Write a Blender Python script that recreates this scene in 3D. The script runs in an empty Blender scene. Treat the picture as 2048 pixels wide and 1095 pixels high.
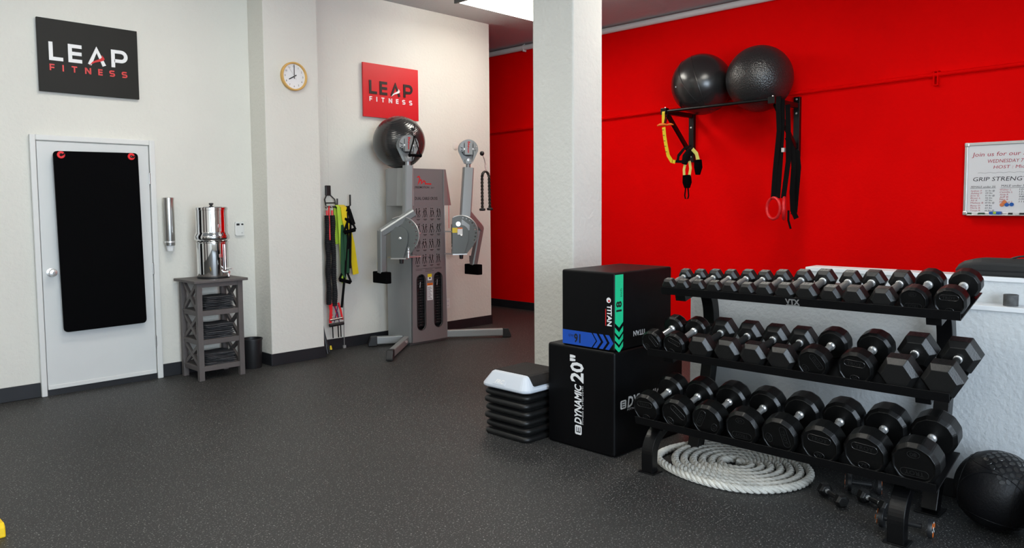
import bpy, bmesh, math, random
from mathutils import Vector, Matrix

random.seed(7)
PI = math.pi
SC = bpy.context.scene
COL = SC.collection

# ------------------------------------------------------------------ camera, world, lights, exposure
F_PX, CY_PX = 1524.085, 512.0
YAW, PITCH, ROLL = math.radians(44.3558), math.radians(3.90586), math.radians(-0.401897)
fwd = Vector((math.cos(YAW)*math.cos(PITCH), math.sin(YAW)*math.cos(PITCH), -math.sin(PITCH)))
rgt = Vector((math.sin(YAW), -math.cos(YAW), 0))
upv = rgt.cross(fwd)
R_ = rgt*math.cos(ROLL) + upv*math.sin(ROLL)
U_ = -rgt*math.sin(ROLL) + upv*math.cos(ROLL)
cam_d = bpy.data.cameras.new('camera')
cam_d.sensor_width = 36.0
cam_d.lens = F_PX/2048*36.0
cam_d.shift_y = -(547.5-CY_PX)/2048
cam_d.clip_start = 0.05
cam = bpy.data.objects.new('camera', cam_d)
COL.objects.link(cam)
cam.matrix_world = Matrix(((R_.x, U_.x, -fwd.x, 0), (R_.y, U_.y, -fwd.y, 0), (R_.z, U_.z, -fwd.z, 1.5), (0, 0, 0, 1)))
SC.camera = cam

SC.view_settings.view_transform = 'Standard'
SC.view_settings.look = 'None'
SC.view_settings.gamma = 1.0
SC.view_settings.use_curve_mapping = False
SC.view_settings.exposure = 0.55

w = bpy.data.worlds.new('sky'); SC.world = w
w.use_nodes = True
w.node_tree.nodes['Background'].inputs[0].default_value = (0.62, 0.78, 1.0, 1)
w.node_tree.nodes['Background'].inputs[1].default_value = 1.2

def area(name, loc, rot, sx, sy, power, col):
    d = bpy.data.lights.new(name, 'AREA'); d.shape = 'RECTANGLE'; d.size = sx; d.size_y = sy
    d.energy = power; d.color = col
    o = bpy.data.objects.new(name, d); COL.objects.link(o)
    o.location = loc; o.rotation_euler = rot
    return o
# daylight arriving through the street windows behind the camera (wall_front)
area('window_daylight', (0.2, -3.35, 1.75), (PI/2, 0, 0), 4.2, 2.2, 290, (0.74, 0.87, 1.0))
LAMP_E = 13.0      # emission of the fluorescent diffusers

# ------------------------------------------------------------------ helpers
def lin(h):
    h = h.lstrip('#')
    v = [int(h[i:i+2], 16)/255 for i in (0, 2, 4)]
    return tuple(x/12.92 if x <= .04045 else ((x+.055)/1.055)**2.4 for x in v)

def mat(name, col, rough=.5, metal=0., spec=.5, bump=None, var=None, coat=0., emit=None):
    """bump=(scale, strength, detail); var=(scale, amount) brightness mottling"""
    m = bpy.data.materials.new(name); m.use_nodes = True
    nt = m.node_tree; b = nt.nodes['Principled BSDF']
    if isinstance(col, str): col = lin(col)
    b.inputs['Base Color'].default_value = (*col, 1)
    b.inputs['Roughness'].default_value = rough
    b.inputs['Metallic'].default_value = metal
    b.inputs['Specular IOR Level'].default_value = spec
    b.inputs['Coat Weight'].default_value = coat
    if emit:
        b.inputs['Emission Color'].default_value = (*emit[0], 1); b.inputs['Emission Strength'].default_value = emit[1]
    tc = None
    if bump or var:
        tc = nt.nodes.new('ShaderNodeTexCoord')
    if bump:
        n = nt.nodes.new('ShaderNodeTexNoise'); n.inputs['Scale'].default_value = bump[0]; n.inputs['Detail'].default_value = bump[2]
        nt.links.new(tc.outputs['Object'], n.inputs['Vector'])
        bp = nt.nodes.new('ShaderNodeBump'); bp.inputs['Strength'].default_value = bump[1]; bp.inputs['Distance'].default_value = .01
        nt.links.new(n.outputs['Fac'], bp.inputs['Height']); nt.links.new(bp.outputs['Normal'], b.inputs['Normal'])
    if var:
        n2 = nt.nodes.new('ShaderNodeTexNoise'); n2.inputs['Scale'].default_value = var[0]; n2.inputs['Detail'].default_value = 4
        nt.links.new(tc.outputs['Object'], n2.inputs['Vector'])
        mr = nt.nodes.new('ShaderNodeMapRange'); mr.inputs[1].default_value = .3; mr.inputs[2].default_value = .7
        mr.inputs[3].default_value = 1-var[1]; mr.inputs[4].default_value = 1+var[1]
        nt.links.new(n2.outputs['Fac'], mr.inputs[0])
        hv = nt.nodes.new('ShaderNodeHueSaturation'); hv.inputs['Color'].default_value = (*col, 1)
        nt.links.new(mr.outputs[0], hv.inputs['Value']); nt.links.new(hv.outputs[0], b.inputs['Base Color'])
    return m

def floor_mat():
    m = bpy.data.materials.new('speckled_rubber'); m.use_nodes = True
    nt = m.node_tree; b = nt.nodes['Principled BSDF']
    b.inputs['Roughness'].default_value = .55; b.inputs['Specular IOR Level'].default_value = .35
    tc = nt.nodes.new('ShaderNodeTexCoord')
    def noise(scale, det, rough=.5):
        n = nt.nodes.new('ShaderNodeTexNoise'); n.inputs['Scale'].default_value = scale; n.inputs['Detail'].default_value = det
        n.inputs['Roughness'].default_value = rough
        nt.links.new(tc.outputs['Object'], n.inputs['Vector']); return n
    n1 = noise(118, 2, .55); n2 = noise(40, 2); n3 = noise(1.1, 3)
    r1 = nt.nodes.new('ShaderNodeMapRange'); r1.inputs[1].default_value = .605; r1.inputs[2].default_value = .655
    nt.links.new(n1.outputs['Fac'], r1.inputs[0])
    r2 = nt.nodes.new('ShaderNodeMapRange'); r2.inputs[1].default_value = .42; r2.inputs[2].default_value = .6
    r2.inputs[3].default_value = .35
    nt.links.new(n2.outputs['Fac'], r2.inputs[0])
    mu = nt.nodes.new('ShaderNodeMath'); mu.operation = 'MULTIPLY'
    nt.links.new(r1.outputs[0], mu.inputs[0]); nt.links.new(r2.outputs[0], mu.inputs[1])
    mx = nt.nodes.new('ShaderNodeMix'); mx.data_type = 'RGBA'
    mx.inputs[6].default_value = (.029, .0285, .028, 1); mx.inputs[7].default_value = (.36, .355, .34, 1)
    nt.links.new(mu.outputs[0], mx.inputs[0])
    hv = nt.nodes.new('ShaderNodeHueSaturation'); nt.links.new(mx.outputs[2], hv.inputs['Color'])
    r3 = nt.nodes.new('ShaderNodeMapRange'); r3.inputs[3].default_value = .85; r3.inputs[4].default_value = 1.15
    nt.links.new(n3.outputs['Fac'], r3.inputs[0]); nt.links.new(r3.outputs[0], hv.inputs['Value'])
    nt.links.new(hv.outputs[0], b.inputs['Base Color'])
    bp = nt.nodes.new('ShaderNodeBump'); bp.inputs['Strength'].default_value = .25; bp.inputs['Distance'].default_value = .004
    nt.links.new(n1.outputs['Fac'], bp.inputs['Height']); nt.links.new(bp.outputs['Normal'], b.inputs['Normal'])
    return m

M = {}
M['cream'] = mat('cream_plaster', (.71, .695, .637), .75, spec=.25, bump=(38, .55, 5), var=(1.3, .025))
M['pillar'] = mat('pillar_plaster', (.70, .69, .645), .75, spec=.25, bump=(26, .8, 5), var=(2, .025))
M['red'] = mat('red_paint', (.92, .0003, .0006), .75, spec=.06, bump=(45, .25, 4), var=(1.2, .04))
M['half'] = mat('pale_grey_paint', (.58, .60, .61), .6, spec=.3, bump=(40, .5, 5), var=(2.0, .03))
M['ceil'] = mat('ceiling_paint', (.50, .52, .53), .85, spec=.2, bump=(30, .3, 4))
M['floor'] = floor_mat()
M['base'] = mat('black_vinyl_baseboard', (.013, .014, .017), .45, var=(6, .2))
M['trimwhite'] = mat('white_gloss_paint', (.72, .72, .70), .4, bump=(60, .08, 3))
M['doorwhite'] = mat('door_paint', (.66, .67, .66), .45, var=(3, .02))
M['ledge'] = mat('white_ledge_paint', (.78, .79, .80), .4)
M['black'] = mat('black_powder_coat', (.003, .003, .0034), .30, spec=.35, bump=(300, .05, 2))
M['rubber'] = mat('black_hex_rubber', (.0062, .006, .0058), .42, spec=.6, bump=(180, .1, 3), var=(30, .12))
M['ureth'] = mat('black_urethane', (.0026, .0026, .0026), .36, spec=.36, bump=(120, .05, 3), var=(25, .25))
M['emboss'] = mat('embossed_rubber', (.014, .014, .014), .28, spec=.6)
M['labelgrey'] = mat('worn_rubber_label', (.20, .195, .175), .6)
M['chrome'] = mat('chrome', (.86, .86, .85), .28, metal=.8)
M['knurl'] = mat('knurled_steel', (.25, .24, .23), .5, metal=.8, bump=(500, .4, 2))
M['blackgrip'] = mat('black_grip', (.015, .015, .015), .5)
M['mirror'] = mat('polished_stainless', (.78, .78, .78), .05, metal=1.)
M['steel'] = mat('brushed_steel', (.50, .49, .47), .3, metal=1.)
M['plasticblack'] = mat('black_plastic', (.012, .012, .013), .45)
M['plasticwhite'] = mat('white_plastic', (.75, .75, .72), .4)
M['paper'] = mat('white_paper', (.75, .75, .75), .8)
M['foam'] = mat('black_mat_foam', (.0016, .0016, .002), .85, spec=.06, bump=(200, .1, 2))
M['redplastic'] = mat('red_plastic', (.80, .025, .03), .35)
M['vinyl'] = mat('black_box_vinyl', (.0016, .0016, .0021), .45, spec=.18, bump=(14, .12, 4))
M['blue'] = mat('blue_print', (.006, .07, .42), .5)
M['green'] = mat('mint_green_print', (.01, .58, .26), .5)
M['white'] = mat('white_print', (.80, .80, .80), .5)
M['blackprint'] = mat('black_print', (.008, .008, .008), .5)
M['redprint'] = mat('red_print', (.60, .01, .012), .5)
M['signblack'] = mat('sign_charcoal', (.016, .0152, .0132), .6, spec=.25, var=(4, .05))
M['signred'] = mat('sign_red', (.60, .006, .012), .45)
M['signdark'] = mat('sign_dark_letters', (.016, .012, .011), .4)
M['coral'] = mat('sign_coral_letters', (.68, .045, .045), .45)
M['wood'] = mat('pale_clock_wood', (.70, .42, .12), .45, var=(12, .1))
M['greywood'] = mat('grey_stained_wood', (.105, .092, .088), .55, bump=(60, .15, 4), var=(9, .1))
M['towel'] = mat('charcoal_towel', (.085, .086, .092), .95, spec=.1, bump=(220, .8, 3), var=(20, .2))
M['ball'] = mat('charcoal_ball_vinyl', (.018, .018, .0185), .27, spec=.8)
def ball_rings(name, kind):
    m = mat(name, (.018, .018, .0185), .22, spec=.8)
    nt = m.node_tree; b = nt.nodes['Principled BSDF']
    tc = nt.nodes.new('ShaderNodeTexCoord')
    bp = nt.nodes.new('ShaderNodeBump')
    if kind == 'ring':
        t = nt.nodes.new('ShaderNodeTexWave'); t.wave_type = 'BANDS'; t.bands_direction = 'Z'; t.inputs['Scale'].default_value = 22
        t.inputs['Distortion'].default_value = .6
        nt.links.new(t.outputs['Fac'], bp.inputs['Height']); bp.inputs['Strength'].default_value = .12; bp.inputs['Distance'].default_value = .01
    else:
        t = nt.nodes.new('ShaderNodeTexVoronoi'); t.inputs['Scale'].default_value = 75
        nt.links.new(t.outputs['Distance'], bp.inputs['Height']); bp.inputs['Strength'].default_value = .5; bp.inputs['Distance'].default_value = .006
        b.inputs['Roughness'].default_value = .34
    nt.links.new(tc.outputs['Object'], t.inputs['Vector']); nt.links.new(bp.outputs['Normal'], b.inputs['Normal'])
    return m
M['ballring'] = ball_rings('ribbed_ball_vinyl', 'ring')
M['balldot'] = ball_rings('dimpled_ball_vinyl', 'dot')
M['silver'] = mat('silver_machine_paint', (.33, .345, .345), .36, metal=.45, spec=.5)
M['silverdk'] = mat('graphite_machine_paint', (.135, .145, .14), .45, metal=.3)
M['panel'] = mat('mauve_grey_panel', (.20, .182, .185), .45, metal=.15)
M['yellow'] = mat('yellow_webbing', (.75, .55, .01), .6)
M['paleyellow'] = mat('pale_yellow_webbing', (.75, .66, .16), .6)
M['orange'] = mat('orange_plastic', (.80, .16, .01), .45)
M['webbing'] = mat('black_webbing', (.0028, .0028, .0031), .8, spec=.12, bump=(250, .3, 2))
M['lime'] = mat('lime_latex', (.50, .72, .06), .5)
M['latexyellow'] = mat('yellow_latex', (.80, .60, .015), .45)
M['latexgreen'] = mat('dark_green_latex', (.016, .075, .035), .5)
M['purple'] = mat('purple_cord', (.06, .015, .10), .6)
M['cord'] = mat('black_sleeved_cord', (.004, .0045, .007), .7, bump=(120, .8, 3))
M['rope'] = mat('white_cotton_rope', (.68, .66, .60), .9, spec=.15, bump=(160, .6, 4), var=(14, .14))
M['nylon'] = mat('black_braided_nylon', (.02, .018, .015), .55)
M['leather'] = mat('medicine_ball_vinyl', (.004, .004, .005), .5, spec=.3, bump=(90, .2, 3))
M['oval'] = mat('glossy_ball_grip', (.02, .0195, .019), .24, spec=.55)
M['stepgrey'] = mat('pale_step_plastic', (.60, .64, .70), .45)
M['riser'] = mat('black_step_riser', (.007, .007, .007), .42, spec=.4)
M['stepmat'] = mat('step_rubber_top', (.010, .0095, .009), .7, spec=.3, bump=(150, .4, 2))
M['case'] = mat('black_case_fabric', (.012, .012, .012), .6)
M['marble'] = mat('grey_cup', (.075, .075, .075), .7, var=(35, .35))
M['yellowfoam'] = mat('yellow_foam', (.85, .55, .0), .6)
M['board'] = mat('whiteboard_enamel', (.88, .89, .90), .25)
M['alu'] = mat('aluminium', (.62, .62, .62), .35, metal=.8)
M['ink_red'] = mat('red_marker_ink', (.48, .04, .07), .6)
M['ink_black'] = mat('black_marker_ink', (.03, .03, .035), .6)
M['magorange'] = mat('orange_magnet', (.85, .25, .08), .4)
M['magblue'] = mat('blue_magnet', (.01, .12, .5), .4)
M['lamp'] = mat('fluorescent_diffuser', (.9, .9, .85), .5, emit=((1.0, .965, .87), LAMP_E))
M['lampbody'] = mat('lamp_housing', (.12, .12, .115), .5)
M['glass'] = mat('window_glass', (.9, .95, .95), .02)
M['patch'] = mat('wall_patch', (.70, .685, .645), .5, spec=.3)
M['sleeve'] = mat('smoke_clear_plastic', (.30, .29, .28), .25)

class MB:
    def __init__(s): s.v = []; s.f = []; s.sm = []
    def add(s, vs, fs, mtx=None, smooth=False):
        o = len(s.v)
        s.v += [(mtx @ Vector(p)) if mtx is not None else Vector(p) for p in vs]
        s.f += [tuple(i+o for i in f) for f in fs]; s.sm += [smooth]*len(fs)
        return s
    def box(s, c, d, mtx=None):
        x, y, z = c; a, b, e = d[0]/2, d[1]/2, d[2]/2
        vs = [(x+i*a, y+j*b, z+k*e) for k in (-1, 1) for j in (-1, 1) for i in (-1, 1)]
        return s.add(vs, [(0, 2, 3, 1), (4, 5, 7, 6), (0, 1, 5, 4), (2, 6, 7, 3), (0, 4, 6, 2), (1, 3, 7, 5)], mtx)
    def bb(s, lo, hi, mtx=None):
        return s.box([(l+h)/2 for l, h in zip(lo, hi)], [h-l for l, h in zip(lo, hi)], mtx)
    def loft(s, rings, caps=True, closed=False, mtx=None, smooth=False):
        n = len(rings[0]); vs = [p for r in rings for p in r]; fs = []
        k = len(rings)
        for i in range(k if closed else k-1):
            j = (i+1) % k
            for a in range(n):
                b = (a+1) % n
                fs.append((i*n+a, i*n+b, j*n+b, j*n+a))
        o = len(s.v); s.add(vs, fs, mtx, smooth)
        if caps and not closed:
            s.f.append(tuple(o+a for a in reversed(range(n)))); s.sm.append(False)
            s.f.append(tuple(o+(k-1)*n+a for a in range(n))); s.sm.append(False)
        return s
    def prism(s, poly, z0, z1, mtx=None, smooth=False):
        return s.loft([[(x, y, z0) for x, y in poly], [(x, y, z1) for x, y in poly]], mtx=mtx, smooth=smooth)
    def lathe(s, prof, n=24, mtx=None, smooth=True, caps=True):
        rings = [[(r*math.cos(2*PI*a/n), r*math.sin(2*PI*a/n), z) for a in range(n)] for r, z in prof]
        return s.loft(rings, caps, mtx=mtx, smooth=smooth)
    def sphere(s, c, r, n=24, m=14, sc=(1, 1, 1)):
        prof = [(max(1e-4, math.sin(PI*i/m)), -math.cos(PI*i/m)) for i in range(m+1)]
        mt = Matrix.Translation(c) @ Matrix.Diagonal((r*sc[0], r*sc[1], r*sc[2], 1))
        return s.lathe(prof, n, mt)
    def tube(s, path, r, n=8, closed=False, smooth=True, prof=None, side=None, caps=True):
        P = [Vector(p) for p in path]; k = len(P)
        T = []
        for i in range(k):
            a = P[(i-1) % k] if (closed or i > 0) else P[i]; b = P[(i+1) % k] if (closed or i < k-1) else P[i]
            T.append((b-a).normalized())
        if side is not None: nrm = Vector(side)
        else:
            nrm = T[0].orthogonal()
        rings = []
        for i in range(k):
            t = T[i]
            nn = nrm - t*nrm.dot(t)
            if nn.length < 1e-6: nn = t.orthogonal()
            nn.normalize(); nrm = nn if side is None else Vector(side)
            bb = t.cross(nn)
            if prof:
                rings.append([P[i]+nn*x+bb*y for x, y in prof])
            else:
                rr = r[i] if isinstance(r, (list, tuple)) else r
                rings.append([P[i]+nn*(rr*math.cos(2*PI*a/n))+bb*(rr*math.sin(2*PI*a/n)) for a in range(n)])
        return s.loft(rings, caps, closed, smooth=smooth)
    def rect(s, path, wdt, hgt, side, closed=False, smooth=False):
        a, b = wdt/2, hgt/2
        return s.tube(path, 0, prof=[(a, b), (-a, b), (-a, -b), (a, -b)], side=side, closed=closed, smooth=smooth)
    def strokes(s, lines, wd, z0, z1, mtx=None):
        """flat lettering from centre lines, mitred"""
        for L in lines:
            P = [Vector((p[0], p[1])) for p in L]; P = [q for i, q in enumerate(P) if i == 0 or (q-P[i-1]).length > 1e-5]; n = len(P); le = []; ri = []
            for i in range(n):
                d0 = (P[i]-P[i-1]).normalized() if i > 0 else None
                d1 = (P[i+1]-P[i]).normalized() if i < n-1 else None
                if d0 is None: d0 = d1
                if d1 is None: d1 = d0
                t = (d0+d1)
                t = t.normalized() if t.length > 1e-6 else d1
                nn = Vector((-t.y, t.x)); k = min(1.8, 1/max(.3, nn.dot(Vector((-d1.y, d1.x)))))
                le.append(P[i]+nn*wd/2*k); ri.append(P[i]-nn*wd/2*k)
            for i in range(n-1):
                q = [ri[i], ri[i+1], le[i+1], le[i]]
                s.prism([(p.x, p.y) for p in q], z0, z1, mtx)
        return s
    def build(s, name, m, parent=None, bevel=0, seg=2, solid=0, sub=0):
        me = bpy.data.meshes.new(name)
        off = Vector((0, 0, 0))
        if parent is not None:
            r = parent
            while r.parent is not None: r = r.parent
            if r.get('_w'): off = r.location
        me.from_pydata([tuple(p-off) for p in s.v], [], s.f)
        me.polygons.foreach_set('use_smooth', s.sm)
        bm = bmesh.new(); bm.from_mesh(me); bmesh.ops.recalc_face_normals(bm, faces=bm.faces); bm.to_mesh(me); bm.free()
        if any(s.sm): me.set_sharp_from_angle(angle=math.radians(38))
        me.materials.append(M[m] if isinstance(m, str) else m)
        o = bpy.data.objects.new(name, me); COL.objects.link(o)
        if parent is not None: o.parent = parent
        if bevel:
            b = o.modifiers.new('bevel', 'BEVEL'); b.width = bevel; b.segments = seg; b.limit_method = 'ANGLE'; b.angle_limit = math.radians(40)
            b.harden_normals = False
        if sub:
            b = o.modifiers.new('sub', 'SUBSURF'); b.levels = sub; b.render_levels = sub
        return o

def catmull(P, n=10):
    out = []
    for i in range(len(P)-1):
        p0 = P[max(0, i-1)]; p1 = P[i]; p2 = P[i+1]; p3 = P[min(len(P)-1, i+2)]
        for k in range(n):
            t = k/n
            out.append(.5*((2*p1)+(p2-p0)*t+(2*p0-5*p1+4*p2-p3)*t*t+(3*p1-p0-3*p2+p3)*t**3))
    out.append(P[-1]); return out
def tag(o, label, cat, group=None):
    o['label'] = label; o['category'] = cat
    if group: o['group'] = group
    return o
def thing(name, label, cat, loc=(0, 0, 0), group=None, world=True):
    o = bpy.data.objects.new(name, None); o.empty_display_size = .1; COL.objects.link(o)
    o.location = loc
    if world: o['_w'] = 1
    return tag(o, label, cat, group)
def struct(o, label=None):
    o['kind'] = 'structure'
    if label: o['label'] = label
    return o
def sroot(name, loc=(0, 0, 0)):
    o = bpy.data.objects.new(name, None); COL.objects.link(o); o.location = loc; o['_w'] = 1; o['kind'] = 'structure'
    return o
def fr(o, xd, yd):
    x = Vector(xd).normalized(); y = Vector(yd).normalized(); z = x.cross(y)
    return Matrix(((x.x, y.x, z.x, o[0]), (x.y, y.y, z.y, o[1]), (x.z, y.z, z.z, o[2]), (0, 0, 0, 1)))
def wallW(x, z, y): return fr((x, y, z), (1, 0, 0), (0, 0, 1))        # frames facing -Y
def wallR(y, z, x): return fr((x, y, z), (0, -1, 0), (0, 0, 1))       # frames facing -X
def arc(cx, cy, r, a0, a1, n=10, ry=None):
    ry = ry or r
    return [(cx+r*math.cos(math.radians(a0+(a1-a0)*i/n)), cy+ry*math.sin(math.radians(a0+(a1-a0)*i/n))) for i in range(n+1)]
def rrect(w_, h_, r, n=4):
    a, b = w_/2-r, h_/2-r; out = []
    for cx, cy, s in ((a, b, 0), (-a, b, 90), (-a, -b, 180), (a, -b, 270)):
        out += arc(cx, cy, r, s, s+90, n)
    return out
def holes(mb, outer, inner, z0, z1, mtx):
    """plate with holes through it: a filled 2D curve, converted to a mesh"""
    cu = bpy.data.curves.new('plate', 'CURVE'); cu.dimensions = '2D'; cu.fill_mode = 'BOTH'; cu.extrude = (z1-z0)/2
    for lp in [outer]+inner:
        sp = cu.splines.new('POLY'); sp.points.add(len(lp)-1)
        for i, p in enumerate(lp): sp.points[i].co = (p[0], p[1], 0, 1)
        sp.use_cyclic_u = True
    conv(mb, cu, mtx @ Matrix.Translation((0, 0, (z0+z1)/2)))
def conv(mb, cu, mtx):
    ob = bpy.data.objects.new('tmp', cu)
    me = ob.to_mesh()
    mb.add([tuple(v.co) for v in me.vertices], [tuple(p.vertices) for p in me.polygons], mtx)
    ob.to_mesh_clear(); bpy.data.objects.remove(ob); bpy.data.curves.remove(cu)
def text(mb, s, h, mtx, depth=.001, width=None, bold=0, align='CENTER', shear=0, z=0):
    """h = capital height; width = total width"""
    cu = bpy.data.curves.new('txt', 'FONT'); cu.body = s; cu.size = 1; cu.extrude = 0; cu.offset = bold
    cu.align_x = 'LEFT'; cu.resolution_u = 2; cu.shear = shear
    t = MB(); conv(t, cu, Matrix.Identity(4))
    if not t.v: return
    x0 = min(p.x for p in t.v); x1 = max(p.x for p in t.v)
    k = h/.69; kx = (width/(x1-x0)) if width else k
    ax = {'CENTER': (x0+x1)/2, 'LEFT': x0, 'RIGHT': x1}[align]
    vs = [((p.x-ax)*kx, p.y*k, z+depth) for p in t.v]
    mb.add(vs, t.f, mtx)

# ------------------------------------------------------------------ the room
YW, XR, ZC = 6.855, 7.85, 3.705          # left wall plane, red wall plane, ceiling
struct(MB().bb((-2.6, -3.3, -.1), (8.1, 11.2, 0)).build('floor', 'floor'), 'dark rubber floor with pale speckles')
struct(MB().bb((-2.6, -3.3, ZC), (8.1, 11.2, ZC+.1)).build('ceiling', 'ceil'))
struct(MB().bb((-2.6, YW, 0), (6.63, YW+.16, ZC)).build('wall_left', 'cream'), 'off white textured plaster wall')
struct(MB().bb((XR, -3.3, 0), (XR+.12, 11.2, ZC)).build('wall_right', 'red'), 'bright red painted wall')
struct(MB().bb((-2.7, -3.3, 0), (-2.6, 11.2, ZC)).build('wall_rear', 'cream'))
struct(MB().bb((-2.6, 11.1, 0), (8.0, 11.2, ZC)).build('wall_hall', 'red'))
struct(MB().bb((3.482, 6.562, 0), (4.042, YW, ZC)).build('wall_pilaster', 'cream', bevel=.006), 'off white pilaster on the left wall')
struct(MB().bb((4.5, 3.742, 0), (4.86, 4.158, ZC)).build('wall_pillar', 'pillar', bevel=.012), 'white textured square pillar')
# street wall with its windows, behind the camera
wf = MB()
wf.bb((-2.6, -3.3, 0), (8.0, -3.2, .6)); wf.bb((-2.6, -3.3, 2.9), (8.0, -3.2, ZC))
wf.bb((-2.6, -3.3, .6), (-1.9, -3.2, 2.9)); wf.bb((2.35, -3.3, .6), (8.0, -3.2, 2.9))
struct(wf.build('wall_front', 'cream'))
for i, (a, b) in enumerate(((-1.9, -.5), (-.5, .92), (.92, 2.35))):
    wr = sroot('window_%d' % (i+1), (a, -3.25, .6))
    f_ = MB(); f_.bb((a, -3.29, .6), (a+.05, -3.21, 2.9)); f_.bb((b-.05, -3.29, .6), (b, -3.21, 2.9))
    f_.bb((a+.05, -3.29, .6), (b-.05, -3.21, .66)); f_.bb((a+.05, -3.29, 2.84), (b-.05, -3.21, 2.9))
    f_.build('window_frame', 'black', wr)
for i, (lo, hi) in enumerate((((-2.6, 3.3, 0), (-2.56, 4.25, 2.1)), ((-2.6, 5.4, 0), (-2.56, 6.3, 2.1)))):  # unseen doors, added dark so the steel filter reflects dark bands
    d2 = sroot('door_%d' % (i+2), (-2.58, (lo[1]+hi[1])/2, 0))
    MB().bb(lo, hi).build('door_slab', 'greywood', d2, bevel=.004)
    MB().lathe([(.001, 0), (.028, 0), (.03, .03), (.012, .04), (.001, .06)], 14, fr((-2.56, hi[1]-.07, 1.0), (0, 1, 0), (0, 0, 1))).build('door_knob', 'chrome', d2)
# baseboards
def bbd(name, lo, hi): struct(MB().bb(lo, hi).build(name, 'base', bevel=.004))
bbd('baseboard_left', (-2.6, YW-.012, 0), (1.645, YW, .115)); bbd('baseboard_mid', (2.585, YW-.012, 0), (3.482, YW, .115))
pb = MB(); pb.bb((3.47, 6.55, 0), (4.054, 6.562, .112)); pb.bb((3.47, 6.562, 0), (3.482, YW, .112)); pb.bb((4.042, 6.562, 0), (4.054, YW, .112))
struct(pb.build('baseboard_pilaster', 'base', bevel=.003))
bbd('baseboard_machine', (4.054, YW-.012, 0), (6.642, YW, .112)); bbd('baseboard_corner', (6.63, YW-.012, 0), (6.642, YW+.16, .112))
bbd('baseboard_right', (XR-.012, 2.0, 0), (XR, 11.1, .11))
# half wall behind the rack: lower run with a ledge, taller run behind it
XH, XU = 4.27, 4.40
hw = sroot('wall_half_lower', (XH, 1, 0))
MB().bb((XH, -2.0, 0), (XU, 2.575, .965)).build('wall_body', 'half', hw)
MB().bb((XH-.012, -2.0, .965), (XU, 2.585, .99)).build('ledge', 'ledge', hw, bevel=.004)
hu = sroot('wall_half_upper', (XU, 1, 0))
MB().bb((XU, -2.0, 0), (XU+.13, 1.86, 1.098)).build('wall_body', 'half', hu)
MB().bb((XU-.012, -2.0, 1.098), (XU+.142, 1.885, 1.122)).build('ledge', 'ledge', hu, bevel=.004)
bbd('baseboard_half', (XH-.012, -2.0, 0), (XH, 2.575, .095))
# brushed-on lighter touch-up patch on the half wall
# wall seam and circular plaster patches near the machine
struct(MB().bb((4.318, YW-.002, 1.55), (4.322, YW, 2.62)).build('trim_1', 'patch'), 'thin vertical wire line on the wall')
for i, (x, z) in enumerate(((6.065, 2.19), (4.87, 2.17))):
    struct(MB().lathe([(.05, 0), (.048, .0012), (.001, .0016)], 20, wallW(x, z, YW)).build('trim_%d' % (i+2), 'patch'), 'round painted-over wall patch')

# ------------------------------------------------------------------ door
dr = sroot('door_1', (2.11, YW, 0)); dr['label'] = 'white flush door in a painted frame'
MB().bb((1.692, YW-.022, .052), (2.532, YW+.02, 2.018)).build('door_slab', 'doorwhite', dr, bevel=.003)
for lo, hi in (((1.645, YW-.035, 0), (1.686, YW, 2.068)), ((2.538, YW-.035, 0), (2.585, YW, 2.068)), ((1.686, YW-.035, 2.024), (2.538, YW, 2.068))):
    MB().bb(lo, hi).build('door_frame', 'trimwhite', dr, bevel=.006)
MB().bb((1.692, YW-.03, .05), (2.53, YW-.022, .082)).build('door_sweep', 'trimwhite', dr, bevel=.002)
MB().bb((1.686, YW-.02, 0), (2.538, YW-.004, .05)).build('threshold', 'base', dr)
for z in (1.74, .965, .33):
    MB().bb((2.528, YW-.034, z-.05), (2.54, YW-.02, z+.05)).build('hinge', 'steel', dr, bevel=.003)
kb = MB().lathe([(.034, 0), (.034, .006), (.014, .012), (.013, .03), (.027, .042), (.031, .058), (.026, .07), (.012, .075), (.001, .075)], 20, wallW(1.752, .985, YW-.022))
kb.build('door_knob', 'chrome', dr)
MB().lathe([(.009, 0), (.009, .004), (.001, .004)], 12, wallW(1.752, .985, YW-.097)).build('keyhole', 'steel', dr)

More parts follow.
